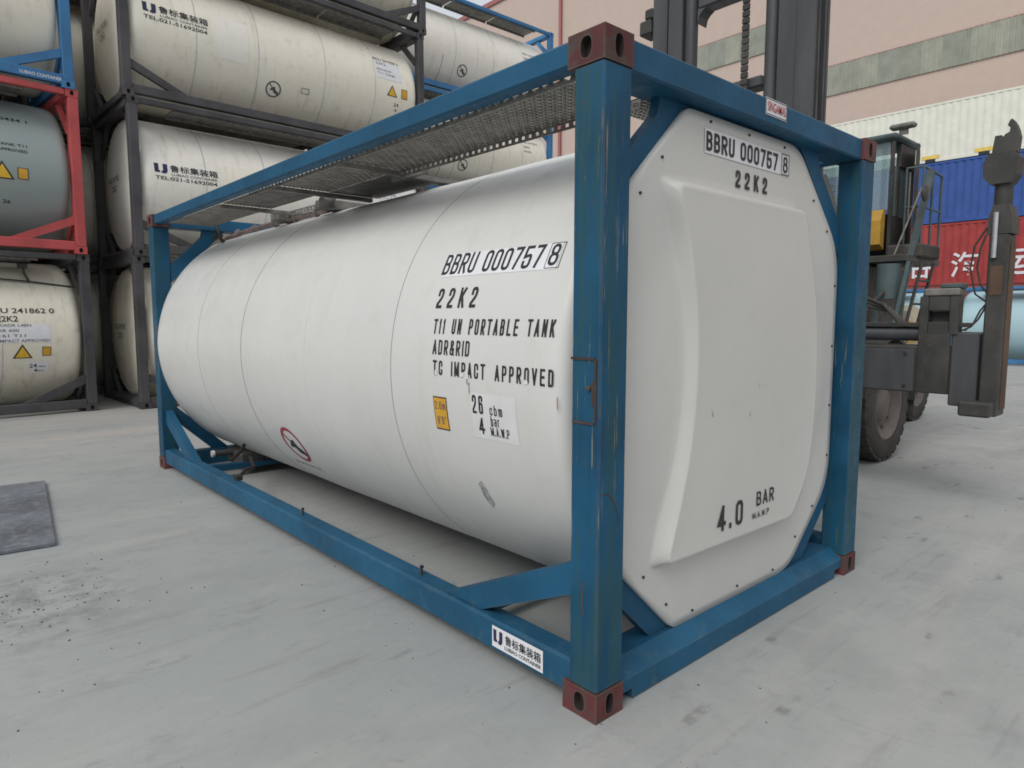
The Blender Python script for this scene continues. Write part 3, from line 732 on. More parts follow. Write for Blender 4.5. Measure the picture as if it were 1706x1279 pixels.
bg_tank('cream tank in a light blue frame above the red framed one', (rL[0]-.07, rL[1]-.05, 5.184), pi/2+aL, gS, dict(frame=M['blueframe2'], shell=M['cream']), l3_prints)
ct = ['cream tank in a blue frame on the ground behind the dark framed stack', 'cream tank in a blue frame second up, hidden behind the white tank',
      'cream tank in a blue frame seen below the walkway of the near container', 'topmost cream tank in a blue frame, standing against the warehouse wall']
def c_prints(t, sh):
    for yb_, za, zb in ((4.2, .35, 1.1), (2.0, .30, .62)):
        decal('strap_mark', rect2d(.022, zb-za), M['torn'], side(yb_, za, .003, 1.19, shear=.04), t)
    no_step(t, 3.45, .72, .17, 1.19, M['fadeblack'], M['fadeblack'])
    lines(t, [('BGU 241730 5', 1.2, 1.7, .62, .07), ('22K2', 1.2, 1.55, .25, .07), ('RID/ADR', 1.2, 1.42, .3, .05)], M['fadeblack'])
for k in range(4): bg_tank(ct[k], (rC[0], rC[1], 2.592*k), pi/2+aC, gS, dict(frame=M['blueframe2'], shell=M['cream3' if k == 3 else 'cream']), c_prints)
for k, nm in enumerate(('lowest', 'second', 'third', 'topmost')):  # mostly hidden back rows, added to block sky light in the gaps between stacks
    bg_tank('dark framed tank added behind the logo tanks to block sky light, %s of its stack' % nm, (rB[0]-1.2, rB[1]+2.75, 2.592*k), pi/2+aB, gS, dk)
    bg_tank('dark tank added behind red and light blue frames to block sky, %s of its stack' % nm, (rB[0]-7.5, rB[1]+2.55, 2.592*k), pi/2+aB, gS, dk)
    bg_tank('dark framed tank added deep in the left gap to block sky, %s of its stack' % nm, (rB[0]-3.6, rB[1]+5.4, 2.592*k), pi/2+aB, gS, dk)
# pale blue tanks far right
gT = 'pale blue tank containers standing by the corrugated stack'
def t_prints(t, sh):
    decal('emblem', ring2d(.10, .20), M['sticker'], side(1.86, .42, .006, 1.19, ), t)
    decal('lettering', text2d('LUBIAO', .4, .07), M['sticker'], side(2.0, .27, .005, 1.19), t)
cy = dict(frame=M['blueframe2'], shell=M['cyan'])
bg_tank('pale blue tank in a blue frame behind the lifting arm at right edge', (25.0, -.36, 0), 0, gT, cy, None)
bg_tank('pale blue tank in a blue frame, mostly hidden behind the forklift', (25.2, 6.4, 0), 0, gT, cy, None)

# ------------------------------------------------------------------ the container in front
mc = thing('tank_container', 'white tank container in a worn blue frame standing on the concrete in front', 'tank container', (0, 0, 0))
for name, me, role in FRAME:
    if role == 'cast': put(name, me, [M['maroon'], M['cavity']], mc)
    elif role == 'post': put(name, me, M['bluepost'], mc)
    elif role == 'rail': put(name, me, M['bluerail'], mc)
    else: put(name, me, M['blue'], mc)
sh = put('tank_shell', shell_mesh(.19, 6.0, R0, -.0, .14, .08, 200, True), M['white'], mc)
for y, wd, mt, lift in ((4.64, .005, 'seam', .0008), (3.60, .008, 'seam', .0012), (2.50, .004, 'seamfaint', .0008), (1.45, .005, 'seam', .0008)):
    put('seam_band', band_mesh(y, wd, R0+lift), M[mt], mc)
# stiffening saddle under the tank and cross members between the bottom rails
for y in (.95, 5.1):
    MB().prism([(.136, .075), (W-.136, .075), (W-.136, .15), (1.7, .115), (.74, .115), (.136, .15)], 1, y-.04, y+.04).build('saddle', M['blue'], mc)

# moulded end panel with its raised field
def end_panel():
    yb = .092; N = 320
    cx, cz = 1.2, 1.30
    inner = [(.50, 2.11), (1.64, 2.11), (1.82, 1.62), (1.855, 1.15), (1.80, .72), (1.62, .495), (.485, .51), (.565, .72), (.655, 1.02), (.69, 1.45), (.615, 1.85)]
    outer = [(.45, 2.15), (1.665, 2.14), (1.855, 1.62), (1.89, 1.15), (1.835, .71), (1.635, .472), (.435, .480), (.505, .72), (.595, 1.02), (.632, 1.45), (.56, 1.85)]
    def ray_hit(poly, a):
        dx, dz = cos(a), sin(a); best = None
        for i in range(len(poly)):
            x1, z1 = poly[i]; x2, z2 = poly[(i+1) % len(poly)]
            ex, ez = x2-x1, z2-z1; den = dx*ez-dz*ex
            if abs(den) < 1e-9: continue
            t = ((x1-cx)*ez-(z1-cz)*ex)/den; q = ((x1-cx)*dz-(z1-cz)*dx)/den
            if t > 0 and -1e-6 <= q <= 1+1e-6 and (best is None or t < best): best = t
        return best
    angs = [2*pi*k/N for k in range(N)]
    angs += [atan2(z-cz, x-cx) % (2*pi) for x, z in OCT]; angs = sorted(set(round(a, 6) for a in angs)); n = len(angs)
    def chaikin(p, k):
        for _ in range(k):
            q = []
            for i in range(len(p)):
                A, B_ = p[i], p[(i+1) % len(p)]
                q += [(A[0]*.75+B_[0]*.25, A[1]*.75+B_[1]*.25), (A[0]*.25+B_[0]*.75, A[1]*.25+B_[1]*.75)]
            p = q
        return p
    def insert(p, d=.09):      # extra points near corners keep the rounding tight
        q = []
        for i in range(len(p)):
            A = Vector(p[i-1]); P_ = Vector(p[i]); B_ = Vector(p[(i+1) % len(p)])
            if (P_-A).normalized().dot((B_-P_).normalized()) > .75: q.append(tuple(P_)); continue
            q += [tuple(P_+(A-P_).normalized()*d), tuple(P_), tuple(P_+(B_-P_).normalized()*d)]
        return q
    pin = chaikin(insert(inner), 3); pout = chaikin(insert(outer), 3)
    def dist(p, x, z):
        best = 9; ins = False; n_ = len(p)
        for i in range(n_):
            x1, z1 = p[i]; x2, z2 = p[(i+1) % n_]; ex, ez = x2-x1, z2-z1; l2 = ex*ex+ez*ez
            t = max(0, min(1, ((x-x1)*ex+(z-z1)*ez)/l2)) if l2 > 0 else 0
            d = (x-x1-t*ex)**2+(z-z1-t*ez)**2
            if d < best: best = d
            if (z1 > z) != (z2 > z) and x < (x2-x1)*(z-z1)/(z2-z1)+x1: ins = not ins
        return sqrt(best)*(1 if ins else -1)
    def height(x, z):
        q = ((x-1.2)/1.0)**2+((z-1.25)/.86)**2
        dome = .040*max(0, 1-q)**.85*min(1, max(0, 1-q)*3)
        do = dist(pout, x, z)
        if do <= 0: return dome
        di = dist(pin, x, z)
        if di >= 0: return .066-.002*min(1, di/.05)+.003*min(1, di/.5)
        t = do/(do-di); e = t*t*(3-2*t); e = .55*e+.45*t
        return dome*(1-e)+.066*e
    octr = []
    for i, P_ in enumerate(OCT):
        P_ = Vector(P_); A = Vector(OCT[i-1]); B_ = Vector(OCT[(i+1) % 8]); d = .17 if i in (3, 4) else (.11 if i in (2, 5) else .03)
        p1 = P_+(A-P_).normalized()*d; p2 = P_+(B_-P_).normalized()*d
        octr += [tuple(p1*(1-u_)**2+P_*2*u_*(1-u_)+p2*u_*u_) for u_ in (0, .2, .4, .6, .8, 1)]
    ro = [ray_hit(octr, a) for a in angs]; rq = [ray_hit(pout, a) for a in angs]; rp = [ray_hit(pin, a) for a in angs]
    radii = [[o_*(1-t/8)+q_*t/8 for o_, q_ in zip(ro, rq)] for t in range(8)]
    radii += [[q_*(1-t/16)+p_*t/16 for q_, p_ in zip(rq, rp)] for t in range(16)]
    radii += [[p_*(1-.05*(t/3)) for p_ in rp] for t in range(3)] + [[p_*.95*(1-t/10) for p_ in rp] for t in range(10)]
    K = len(radii)
    vs = [(cx+r*cos(a), yb+.03, cz+r*sin(a)) for r, a in zip(ro, angs)]
    for rs in radii:
        for r, a in zip(rs, angs):
            x, z = cx+r*cos(a), cz+r*sin(a); vs.append((x, yb-height(x, z), z))
    vs.append((cx, yb-height(cx, cz), cz)); fs = []
    for j in range(K):
        fs += [[j*n+i, j*n+(i+1) % n, (j+1)*n+(i+1) % n, (j+1)*n+i] for i in range(n)]
    fs += [[K*n+i, K*n+(i+1) % n, len(vs)-1] for i in range(n)]
    b = MB(); b.add(vs, fs, 0, True)
    me = b.mesh('end_panel')
    return put('end_panel', me, M['plate'], mc)
ep = end_panel()
bolt = MB().tube([(0, 0, 0), (0, -.006, 0)], .0065, 8).mesh('bolt')
for x, z in ((.47, 2.22), (.33, 2.06), (.245, 1.55), (.245, 1.1), (.245, .62), (.40, .46), (.57, .29), (.78, .20), (1.18, .21), (1.55, .20), (1.80, .33), (2.0, .47), (2.165, .75), (2.165, 1.05), (2.165, 1.4), (2.165, 1.75), (2.03, 2.05), (1.85, 2.2), (1.50, 2.425), (1.15, 2.425), (.82, 2.425)):
    o = put('bolt', bolt, M['bolt'], mc); o.location = (x, .0915, z)
# small scuffs on the panel
for x, z, a in ((1.21, 1.22, .5), (1.13, 1.09, .2), (.80, 1.12, .0)):
    MB().add([(x, .0242, z), (x+.006, .0242, z+.003), (x+.005, .0242, z+.03), (x-.001, .0242, z+.026)], [(0, 1, 2, 3)]).build('scuff', M['torn'], mc)

# end lettering
yp = .0885
decal('sticker', rect2d(.78, .105, 1, 1), M['sticker'], flat_y(.775, 2.287, yp), mc, None)
decal('lettering', stroke2d('BBRU 000757', .645, .083, .0145, .27, .55), M['black'], flat_y(.785, 2.298, yp-.002), mc, None)
decal('check_digit_frame', frame2d(.082, .104, .005), M['fadeblack'], flat_y(1.468, 2.288, yp-.002), mc, None)
decal('lettering', stroke2d('8', .048, .080, .0125), M['black'], flat_y(1.485, 2.299, yp-.002), mc, None)
decal('lettering', stroke2d('22K2', .295, .078, .0150, .95), M['black'], flat_y(1.040, 2.172, yp), mc, None)
yf = .0240
def tilt(x0, z0, y, k=-0.0): return lambda u_, v_: (x0+u_, y, z0+v_)
decal('lettering', stroke2d('4.0', .225, .122, .0200, .55), M['black'], flat_y(.870, .568, yf), mc, None)
decal('lettering', stroke2d('BAR', .175, .073, .0112, .42), M['black'], flat_y(1.225, .628, yf), mc, None)
decal('lettering', stroke2d('M.A.W.P', .165, .030, .0052, .3), M['black'], flat_y(1.190, .568, yf), mc, None)

# side lettering
def side_text(txt, y0, y1, th0, th1, t, mat='black', lift=.008, gap=.35, spw=None):
    zb = ZC+R0*sin(th0)
    return decal('lettering', stroke2d(txt, y0-y1, (th1-th0)*R0, t, gap, spw), M[mat], side(y0, zb, lift), mc)
decal('sticker', rect2d(.79, .125), M['sticker'], side(1.125, 1.762, .0055), mc)
side_text('BBRU 000757', 1.128, .432, .413, .505, .0150, gap=.26, spw=.55)
decal('check_digit_frame', frame2d(.085, .122, .004), M['fadeblack'], side(.404, 1.766, .008), mc)
side_text('8', .392, .338, .417, .502, .0140)
side_text('22K2', 1.098, .792, .271, .353, .0150, gap=.95)
side_text('T11 UN PORTABLE TANK', 1.084, .258, .168, .227, .0098, gap=.62, spw=.85)
side_text('ADR&RID', 1.073, .788, .086, .144, .0098, gap=.5)
side_text('TC IMPACT APPROVED', 1.064, .244, .006, .063, .0098, gap=.62, spw=1.15)
decal('sticker', rect2d(.305, .21), M['oldsticker'], side(.775, 1.022, .0055), mc)
side_text('26', .766, .690, -.124, -.054, .0115, gap=.55)
side_text('4', .732, .694, -.200, -.138, .0115)
side_text('cbm', .645, .560, -.122, -.083, .0062, gap=.6)
side_text('bar', .644, .586, -.163, -.124, .0062, gap=.4)
side_text('M.A.W.P', .652, .526, -.200, -.166, .0055, gap=.3)
# scraped-off spots in the lettering
for y, th, a, b in ((1.052, .012, .022, .024), (.850, .016, .03, .02), (.803, .01, .018, .03), (.415, .014, .025, .018)):
    decal('scrape', poly2d([(0, 0), (a, .004), (a*.9, b), (a*.2, b*1.2)]), M['oldsticker'], side(y, ZC+R0*sin(th)-.012, .0105), mc)
for y, th, hgt in ((.785, -.055, .06), (.80, -.02, .03)):
    decal('scrape', poly2d([(0, 0), (.006, .01), (.004, hgt), (-.004, hgt*.8)]), M['torn'], side(y, ZC+R0*sin(th), .0105), mc)
hm = decal('height_mark', rect2d(.108, .165), M['black'], side(1.072, 1.0235, .0055), mc)
decal('height_mark', rect2d(.098, .152), M['orange'], side(1.067, 1.030, .0075), mc)
side_text('2.6m', 1.060, .976, -.132, -.100, .0045, 'fadeblack', .010)
side_text("8'6\"", 1.050, .984, -.192, -.160, .0045, 'fadeblack', .010, gap=.5)
no_step(mc, 3.12, ZC+R0*sin(-.575), .165, R0, M['ring'], M['black'], .006)
decal('lettering', text2d('DO NOT STEP ON', .42, .026, .01), M['fadeblack'], side(3.42, ZC+R0*sin(-.775), .007), mc)
random.seed(3)
tp = [(.03*cos(a)*random.uniform(.6, 1.2), .085*sin(a)*random.uniform(.75, 1.1)) for a in [2*pi*k/15 for k in range(15)]]
decal('torn_sticker', poly2d(tp), M['torn'], side(.825, .72, .006, shear=-.1), mc)
decal('torn_sticker', poly2d([(0, 0), (.005, .01), (.006, .06), (.001, .05)]), M['ring'], side(.225, 1.20, .006), mc)

# handle-shaped pocket on the near post
b = MB()
b.box(-.0015, .0035, .030, .148, 1.408, 1.418).box(-.0015, .0035, .020, .030, 1.175, 1.412).box(-.0015, .0035, .030, .140, 1.166, 1.175)
b.build('document_bracket', M['darkrust'], mc)
MB().tube([(.004, .052, 1.305), (-.010, .052, 1.305)], .009, 8).build('bracket_knob', M['rust'], mc)
MB().box(-.002, .0035, .031, .042, 1.24, 1.33).build('bracket_latch', M['darkrust'], mc)
arc = [(.022, .905), (.055, .90), (.085, .875), (.108, .835), (.122, .785), (.128, .76)]
decal('paint_scrape', strip2d(arc, False, .0045, 0), M['rust'], (lambda u_, v_: (u_, .0025, v_)), mc, None)
decal('paint_scrape', strip2d([(.075, .55), (.078, .47), (.074, .42)], False, .006, 0), M['rust'], (lambda u_, v_: (.0018, u_, v_)), mc, None)
# sticker plates on the rails
st = decal('sticker', rect2d(.33, .098, 1, 1), M['sticker'], flat_x(.638, .078, .0155), mc, None)
decal('logo', logo2d(.062, .058), M['navy'], flat_x(.628, .104, .0135), mc, None)
decal('lettering', text2d('鲁标集装箱', .228, .044, .010), M['black'], flat_x(.548, .116, .0135), mc, None)
decal('lettering', text2d('LUBIAO CONTAINER', .232, .017, .010), M['black'], flat_x(.550, .091, .0135), mc, None)
decal('sticker', rect2d(.205, .078, 1, 1), M['sticker'], flat_y(1.157, 2.5085, .0155), mc, None)
decal('sticker_border', frame2d(.199, .072, .004), M['fadeblack'], flat_y(1.160, 2.5115, .0140), mc, None)
decal('lettering', text2d('SINGAMAS', .172, .044, .008), M['red'], flat_y(1.175, 2.527, .0130), mc, None)

# walkway planks, flanges
for y0, y1 in ((.30, 2.15), (2.17, 3.15), (4.25, 5.75)):
    put('walkway_plank', plank_mesh(.112, .53, y0, y1, 2.500), M['alu'], mc)
put('walkway_plank', plank_mesh(.545, 1.90, .20, .47, 2.512), M['alu'], mc)
put('walkway_plank', plank_mesh(.112, .53, 3.17, 4.2, 2.500), M['alud'], mc)
MB().box(.533, .95, 2.2, 3.15, 2.497, 2.512).build('walkway_plank', M['alud'], mc)
put('slotted_flange', slotted_mesh(.25, 2.15, .531, 2.458, 2.499), M['alud'], mc)
put('slotted_flange', slotted_mesh(3.55, 4.3, .70, 2.455, 2.497, .06), M['alud'], mc)
put('toothed_edge', toothed_mesh(.22, 3.6, .107, 2.474, 2.500), M['alu'], mc)
for y, x1 in ((2.16, .98), (3.16, .9), (4.22, .8)): MB().bar((.115, y, 2.478), (x1, y, 2.478), .05, .03).build('walkway_support', M['alud'], mc)
MB().bar((.60, 1.95, 2.487), (.60, 2.35, 2.487), .03, .05).build('walkway_bracket', M['alud'], mc)
# spill box and vent on top of the shell
MB().lathe([(.001, .035), (.055, .035), (.065, .02), (.065, -.05), (.001, -.05)], (.60, 3.30, 2.455), 2, 20).build('vent_cap', M['alud'], mc)
MB().box(.62, 1.8, 3.4, 3.56, 2.42, 2.50, .01).box(.62, 1.8, 4.3, 4.46, 2.42, 2.50, .01).build('spill_box', M['alud'], mc)
# air line along the shoulder
b = MB(); b.tube([(.735, 3.55, 2.435), (.72, 4.4, 2.435), (.72, 5.2, 2.43), (.70, 5.75, 2.40), (.66, 5.95, 2.33)], .024, 8)
b.build('air_line', M['pipe'], mc)
for y in (3.75, 4.15, 4.6, 5.1, 5.55):
    MB().tube([(.725, y-.012, 2.433), (.725, y+.012, 2.433)], .034, 8).box(.715, .735, y-.01, y+.01, 2.40, 2.475).build('pipe_clamp', M['alud'], mc)
MB().tube([(.62, 5.66, 2.33), (.58, 5.72, 2.42), (.575, 5.74, 2.53)], .018, 6).tube([(.56, 5.6, 2.40), (.60, 5.85, 2.40)], .03, 8).build('air_valve', M['bolt'], mc)
# pegs on the near bottom rail
for y in (2.75, 1.295):
    MB().tube([(.078, y, .2), (.078, y, .238)], .007, 6).box(.070, .086, y-.008, y+.008, .238, .252).build('peg', M['bolt'], mc)
# discharge valve at the far end, below the tank
MB().tube([(.32, 5.335, .205), (.55, 5.33, .20), (.75, 5.3, .20)], .032, 12).box(.5, .75, 5.1, 5.5, .08, .22, .02).build('discharge_valve', M['fork'], mc)
MB().tube([(.30, 5.335, .205), (.325, 5.335, .205)], .034, 14).build('valve_cap', M['whitecap'], mc)
MB().tube([(.36, 4.95, .20), (.40, 4.8, .30), (.42, 4.7, .42)], .018, 8).tube([(.12, 4.1, .215), (.22, 4.2, .25), (.35, 4.35, .23), (.45, 4.7, .25)], .016, 8).box(.09, .14, 4.05, 4.12, .2, .24).build('valve_lever', M['bolt'], mc)

# ------------------------------------------------------------------ forklift with side lifting arms
fo = (6.0, 2.56, 0)
fk = thing('forklift', 'large dark container forklift with tall mast and lifting arms behind the white tank', 'forklift', fo)
def B(): return MB(fo)
B().box(5.55, 10.4, 2.25, 2.87, .55, 1.25, .04).build('chassis', M['fork'], fk)
B().box(5.2, 5.6, 1.2, 3.9, .35, 1.0, .03).build('axle_housing', M['fork'], fk)
# mast
for yc, sgn in ((1.88, 1), (3.27, -1)):
    b = B(); o_ = yc-sgn*.29; i_ = yc+sgn*.05; e_ = yc+sgn*.28
    def ch(y0, y1, x0, x1, t):     # I-section upright: two flanges and a web
        b.box(x0, x0+t, y0, y1, .3, 6.6, .004); b.box(x1-t, x1, y0, y1, .3, 6.6, .004)
        ym = (y0+y1)/2; b.box(x0+t+.001, x1-t-.001, ym-t/2, ym+t/2, .3, 6.6)
    ch(o_, o_+sgn*.20, 5.00, 5.32, .035)
    b.build('mast_upright', M['mast'], fk)
    b = B(); ch(o_+sgn*.205, o_+sgn*.40, 5.02, 5.30, .035)
    b.build('mast_inner_upright', M['mast'], fk)
    B().tube([(5.08, o_+sgn*.49, .4), (5.08, o_+sgn*.49, 6.5)], .072, 16).build('lift_cylinder', M['mast'], fk)
for z0, z1 in ((5.05, 5.35), (4.02, 4.14), (1.0, 1.5)): B().box(5.05, 5.25, 2.165, 2.985, z0, z1, .02).build('mast_cross_member', M['mast'], fk)
b = B(); b.prism([(2.984, 5.051), (2.88, 5.051), (2.93, 5.02), (2.965, 4.98), (2.984, 4.90)], 0, 5.06, 5.24); b.build('mast_corner_plate', M['mast'], fk)
B().box(4.96, 5.2, 3.57, 3.74, 4.95, 5.12, .02).box(4.98, 5.2, 3.56, 3.68, 5.125, 5.25, .02).build('mast_guide_bracket', M['fork'], fk)
b = B()
for i in range(70):
    z = .9+i*.07; b.box(4.97, 5.0, 2.295, 2.375, z, z+.062, .006)
b.build('lift_chain', M['fork'], fk)
for y in (1.545, 1.485):
    B().tube([(5.0, y, 3.3), (5.0, y+.005, 5.0), (5.0, y, 6.5)], .011, 6).build('hydraulic_hose', M['fork'], fk)
B().tube([(5.0, 1.545, 3.4), (4.95, 1.7, 3.0), (4.9, 2.0, 2.7), (4.85, 2.1, 2.4)], .03, 8).build('hydraulic_hose', M['fork'], fk)
B().tube([(3.9, .965, 2.74), (3.9, .83, 2.36)], .035, 12).build('tilt_cylinder', M['fork'], fk)
# carriage and cross beam
B().box(4.70, 4.95, 1.6, 3.5, .7, 2.2, .02).build('carriage', M['fork'], fk)
B().box(4.36, 4.70, .05, 5.07, .945, 1.335, .015).build('cross_beam', M['fork'], fk)
B().tube([(4.42, .12, 1.43), (4.42, 5.0, 1.43)], .058, 14).build('beam_tube', M['mast'], fk)
B().box(4.36, 4.62, .0, 5.12, 1.49, 1.525, .004).build('beam_cap_strip', M['fork'], fk)
B().box(4.345, 4.361, .33, 1.6, .955, 1.30, .004).build('beam_face_plate', M['mast'], fk)
B().box(4.33, 4.358, .08, .31, .95, 1.44, .006).build('beam_face_plate', M['fork'], fk)
# sensor bracket on the beam
b = B(); b.box(4.33, 4.45, .03, .095, 1.43, 1.74, .006).box(4.33, 4.45, .245, .31, 1.43, 1.74, .006).box(4.33, 4.45, .096, .244, 1.62, 1.74, .006).box(4.33, 4.45, .096, .244, 1.43, 1.53, .006).box(4.42, 4.44, .096, .244, 1.531, 1.619)
b.build('sensor_bracket', M['fork'], fk)
B().box(4.32, 4.5, .03, .28, 1.742, 1.80, .008).build('bracket_top_plate', M['alud'], fk)
B().box(4.36, 4.5, .02, .18, 1.80, 1.84, .01).build('bracket_clamp', M['teal'], fk)
for mir in (0, 1):
    q = (lambda y: 5.12-y) if mir else (lambda y: y)
    B().box(4.345, 4.66, q(-.115), q(.075), .86, 1.45, .012).build('arm_bracket', M['mast'], fk)
    a_ = B(); a_.box(4.34, 4.56, q(-.262), q(-.135), .80, 2.20, .012)
    a_.prism([(q(-.275), 2.201), (q(-.115), 2.201), (q(-.12), 2.33), (q(-.145), 2.42), (q(-.245), 2.42), (q(-.27), 2.33)], 0, 4.345, 4.56)
    arm = a_.build('lifting_arm', M['fork'], fk)
    B().box(4.40, 4.555, q(-.2665), q(-.2632), .85, 2.15, .001).build('arm_wear_strip', M['rust'], fk)
    B().box(4.336, 4.3395, q(-.24), q(-.16), 1.74, 1.96).build('arm_rust_patch', M['rust'], fk)
    B().box(4.22, 4.48, q(-.245), q(-.03), .80, .915, .015).build('arm_foot', M['fork'], fk)
    B().tube([(4.45, q(-.185), 2.42), (4.45, q(-.185), 2.62)], .06, 14).build('arm_neck', M['fork'], fk)
    b = B(); b.prism([(q(-.11), 2.58), (q(-.24), 2.58), (q(-.275), 2.64), (q(-.28), 2.77), (q(-.25), 2.81), (q(-.09), 2.81), (q(-.055), 2.74), (q(-.065), 2.63)], 0, 4.36, 4.54); b.build('arm_collar', M['fork'], fk)
    b = B(); b.prism([(q(-.10), 2.812), (q(-.255), 2.812), (q(-.262), 2.93), (q(-.25), 2.98), (q(-.235), 3.02), (q(-.215), 3.055), (q(-.203), 3.045), (q(-.19), 3.01), (q(-.20), 3.012), (q(-.208), 3.0), (q(-.205), 2.96), (q(-.175), 2.945), (q(-.165), 2.92), (q(-.155), 2.945), (q(-.115), 2.945), (q(-.108), 2.89)], 0, 4.40, 4.52); b.build('twistlock_head', M['fork'], fk)
    B().tube([(4.325, q(-.175), 2.02), (4.325, q(-.175), 2.36)], .020, 10).build('ram_rod', M['chrome'], fk)
    for pts in ([(4.33, q(-.12), 2.2), (4.36, q(-.08), 2.1), (4.38, q(-.06), 1.95), (4.38, q(-.09), 1.82), (4.4, q(-.13), 1.76)], [(4.33, q(-.12), 2.25), (4.36, q(-.04), 2.12), (4.38, q(-.015), 1.95), (4.38, q(-.06), 1.75), (4.4, q(-.13), 1.69)],
                [(4.40, q(.0), 1.46), (4.42, q(-.05), 1.52), (4.42, q(-.09), 1.62), (4.42, q(-.13), 1.68)], [(4.40, q(.03), 1.46), (4.42, q(-.03), 1.49), (4.42, q(-.08), 1.55), (4.42, q(-.13), 1.66)]):
        B().tube(pts, .007, 6).build('hydraulic_hose', M['rubber'], fk)
hexb = MB().tube([(0, 0, 0), (-.012, 0, 0)], .014, 6).mesh('beam_bolt')
for y, z in ((.12, 1.0), (.27, 1.0), (.12, 1.39), (.27, 1.39), (.40, 1.0), (.40, 1.27), (.75, 1.0), (.75, 1.27), (1.1, 1.0), (1.1, 1.27)):
    o = put('beam_bolt', hexb, M['bolt'], fk); o.location = (4.345-fo[0], y-fo[1], z)
for k in range(3):
    B().tube([(4.5, .35+.03*k, 1.40), (4.6, .6+.04*k, 1.62+.03*k), (4.75, 1.0, 1.70+.05*k), (4.9, 1.5, 1.6)], .016, 8).build('hydraulic_hose', M['rubber'], fk)
B().tube([(5.3, 1.45, 1.2), (6.2, 1.36, 1.75), (6.6, 1.36, 1.9)], .018, 8).build('hydraulic_hose', M['rubber'], fk)
# wheels
def wheel(X, yo, yi, r):
    b = B(); wd = abs(yi-yo); sg = 1 if yi > yo else -1
    prof = [(r*.62, 0), (r*.66, -.004), (r*.80, -.004), (r*.93, .012), (r*.965, .05), (r*.97, wd/2), (r*.965, wd-.05), (r*.93, wd-.012), (r*.62, wd)]
    b.lathe([(a, sg*t) for a, t in prof], (X, yo, r), 1, 48)
    for k in range(26):
        for half in (0, 1):
            a = 2*pi*(k+.5*half)/26; Rm = Matrix.Rotation(-a, 3, 'Y')
            y0 = yo+sg*(.012 if half == 0 else wd*.5+.01); y1 = yo+sg*(wd*.5-.01 if half == 0 else wd-.012)
            b.box(X-.052*r/.62, X+.052*r/.62, y0, y1, r+r*.94, r+r*1.0, .008, R=Rm, c=(X, yo, r))
    t = b.build('tyre', M['rubber'], None)
    wob = bpy.data.objects.new('wheel', None); COL.objects.link(wob); wob.parent = fk
    t.parent = wob
    b = B(); b.lathe([(r*.62, sg*.01), (r*.60, sg*.0), (r*.57, sg*.02), (r*.53, sg*.09), (r*.36, sg*.11), (r*.30, sg*.06), (r*.12, sg*.04), (.001, sg*.04)], (X, yo, r), 1, 40)
    for k in range(10):
        a = 2*pi*k/10; b.tube([(X+r*.43*cos(a), yo+sg*.10, r+r*.43*sin(a)), (X+r*.43*cos(a), yo+sg*.075, r+r*.43*sin(a))], .02, 6)
    b.build('rim', M['rim'], wob)
wheel(6.02, 1.07, 1.52, .62); wheel(6.02, 4.05, 3.60, .62); wheel(9.5, 1.86, 2.20, .56); wheel(9.5, 3.26, 2.92, .56)
# mudguards
for y0, y1 in ((1.05, 1.74), (3.38, 4.07)):
    b = B(); p = [(6.02+.74*cos(radians(a)), .62+.74*sin(radians(a))) for a in range(0, 171, 10)]
    q_ = [(6.02+.71*cos(radians(a)), .62+.71*sin(radians(a))) for a in range(170, -1, -10)]
    n = len(p); vs = [(x, y, z) for y in (y0, y1) for (x, z) in p+q_]
    N2 = 2*n; fs = [[i, i+1, N2+i+1, N2+i] for i in range(N2-1)] + [[i, i+1, N2-2-i, N2-1-i] for i in range(n-1)] + [[N2+i, N2+i+1, 2*N2-2-i, 2*N2-1-i] for i in range(n-1)]
    b.add(vs, fs); b.build('mudguard', M['fork'], fk)
B().box(6.80, 6.82, 1.08, 1.5, .45, 1.2, .004).build('mud_flap', M['rubber'], fk)
# bonnet and counterweight
b = B(); b.box(8.3, 10.1, 2.25, 3.4, 1.252, 1.75, .05); b.build('bonnet', M['fyellow'], fk)
b = B(); b.box(8.9, 9.4, 2.26, 3.2, 1.752, 2.2, .03); b.build('radiator_cowl', M['fyellow'], fk)
b = B()
for i in range(5): b.box(8.885, 8.899, 2.3, 3.1, 1.80+i*.075, 1.835+i*.075)
for i in range(5): b.box(8.95, 9.35, 2.245, 2.259, 1.80+i*.075, 1.835+i*.075)
b.build('louvre', M['bolt'], fk)
b = B(); b.prism([(8.45, 1.0), (8.45, 1.66), (8.6, 1.74), (8.85, 1.70), (9.0, 1.6), (9.0, 1.0)], 1, 1.72, 2.2); b.build('rear_fender', M['beige'], fk)
b = B(); b.prism([(8.44, 1.22), (8.44, 1.52), (9.01, 1.46), (9.01, 1.22)], 1, 1.705, 1.719); b.build('fender_skirt', M['fyellow'], fk)
B().tube([(8.6, 2.1, 1.76), (8.6, 2.1, 2.9)], .06, 12).build('exhaust_pipe', M['rust'], fk)
# platform, cab
B().box(6.55, 7.7, 1.16, 3.5, 2.20, 2.28, .01).build('platform', M['fork'], fk)
B().box(6.85, 7.48, 1.10, 1.49, 2.26, 2.42, .02).build('step_box', M['rubber'], fk)
B().box(6.6, 7.7, 1.55, 3.4, 1.26, 2.19, .03).build('cab_base', M['fork'], fk)
B().tube([(6.62, 1.36, 1.78), (6.62, 1.36, 2.18)], .13, 18).build('air_tank', M['teal'], fk)
b = B(); b.bar((6.55, 1.47, 1.3), (6.6, 1.45, 2.19), .04, .04).bar((6.5, 1.28, 1.3), (6.6, 1.16, 2.2), .045, .045); b.build('support_strut', M['teal'], fk)
b = B(); b.bar((6.75, 1.28, 1.70), (7.0, 1.10, 3.25), .07, .05, (1, 0, 0)).bar((6.9, 1.32, 1.55), (6.95, 1.27, 2.3), .05, .05); b.build('support_strut', M['teal'], fk)
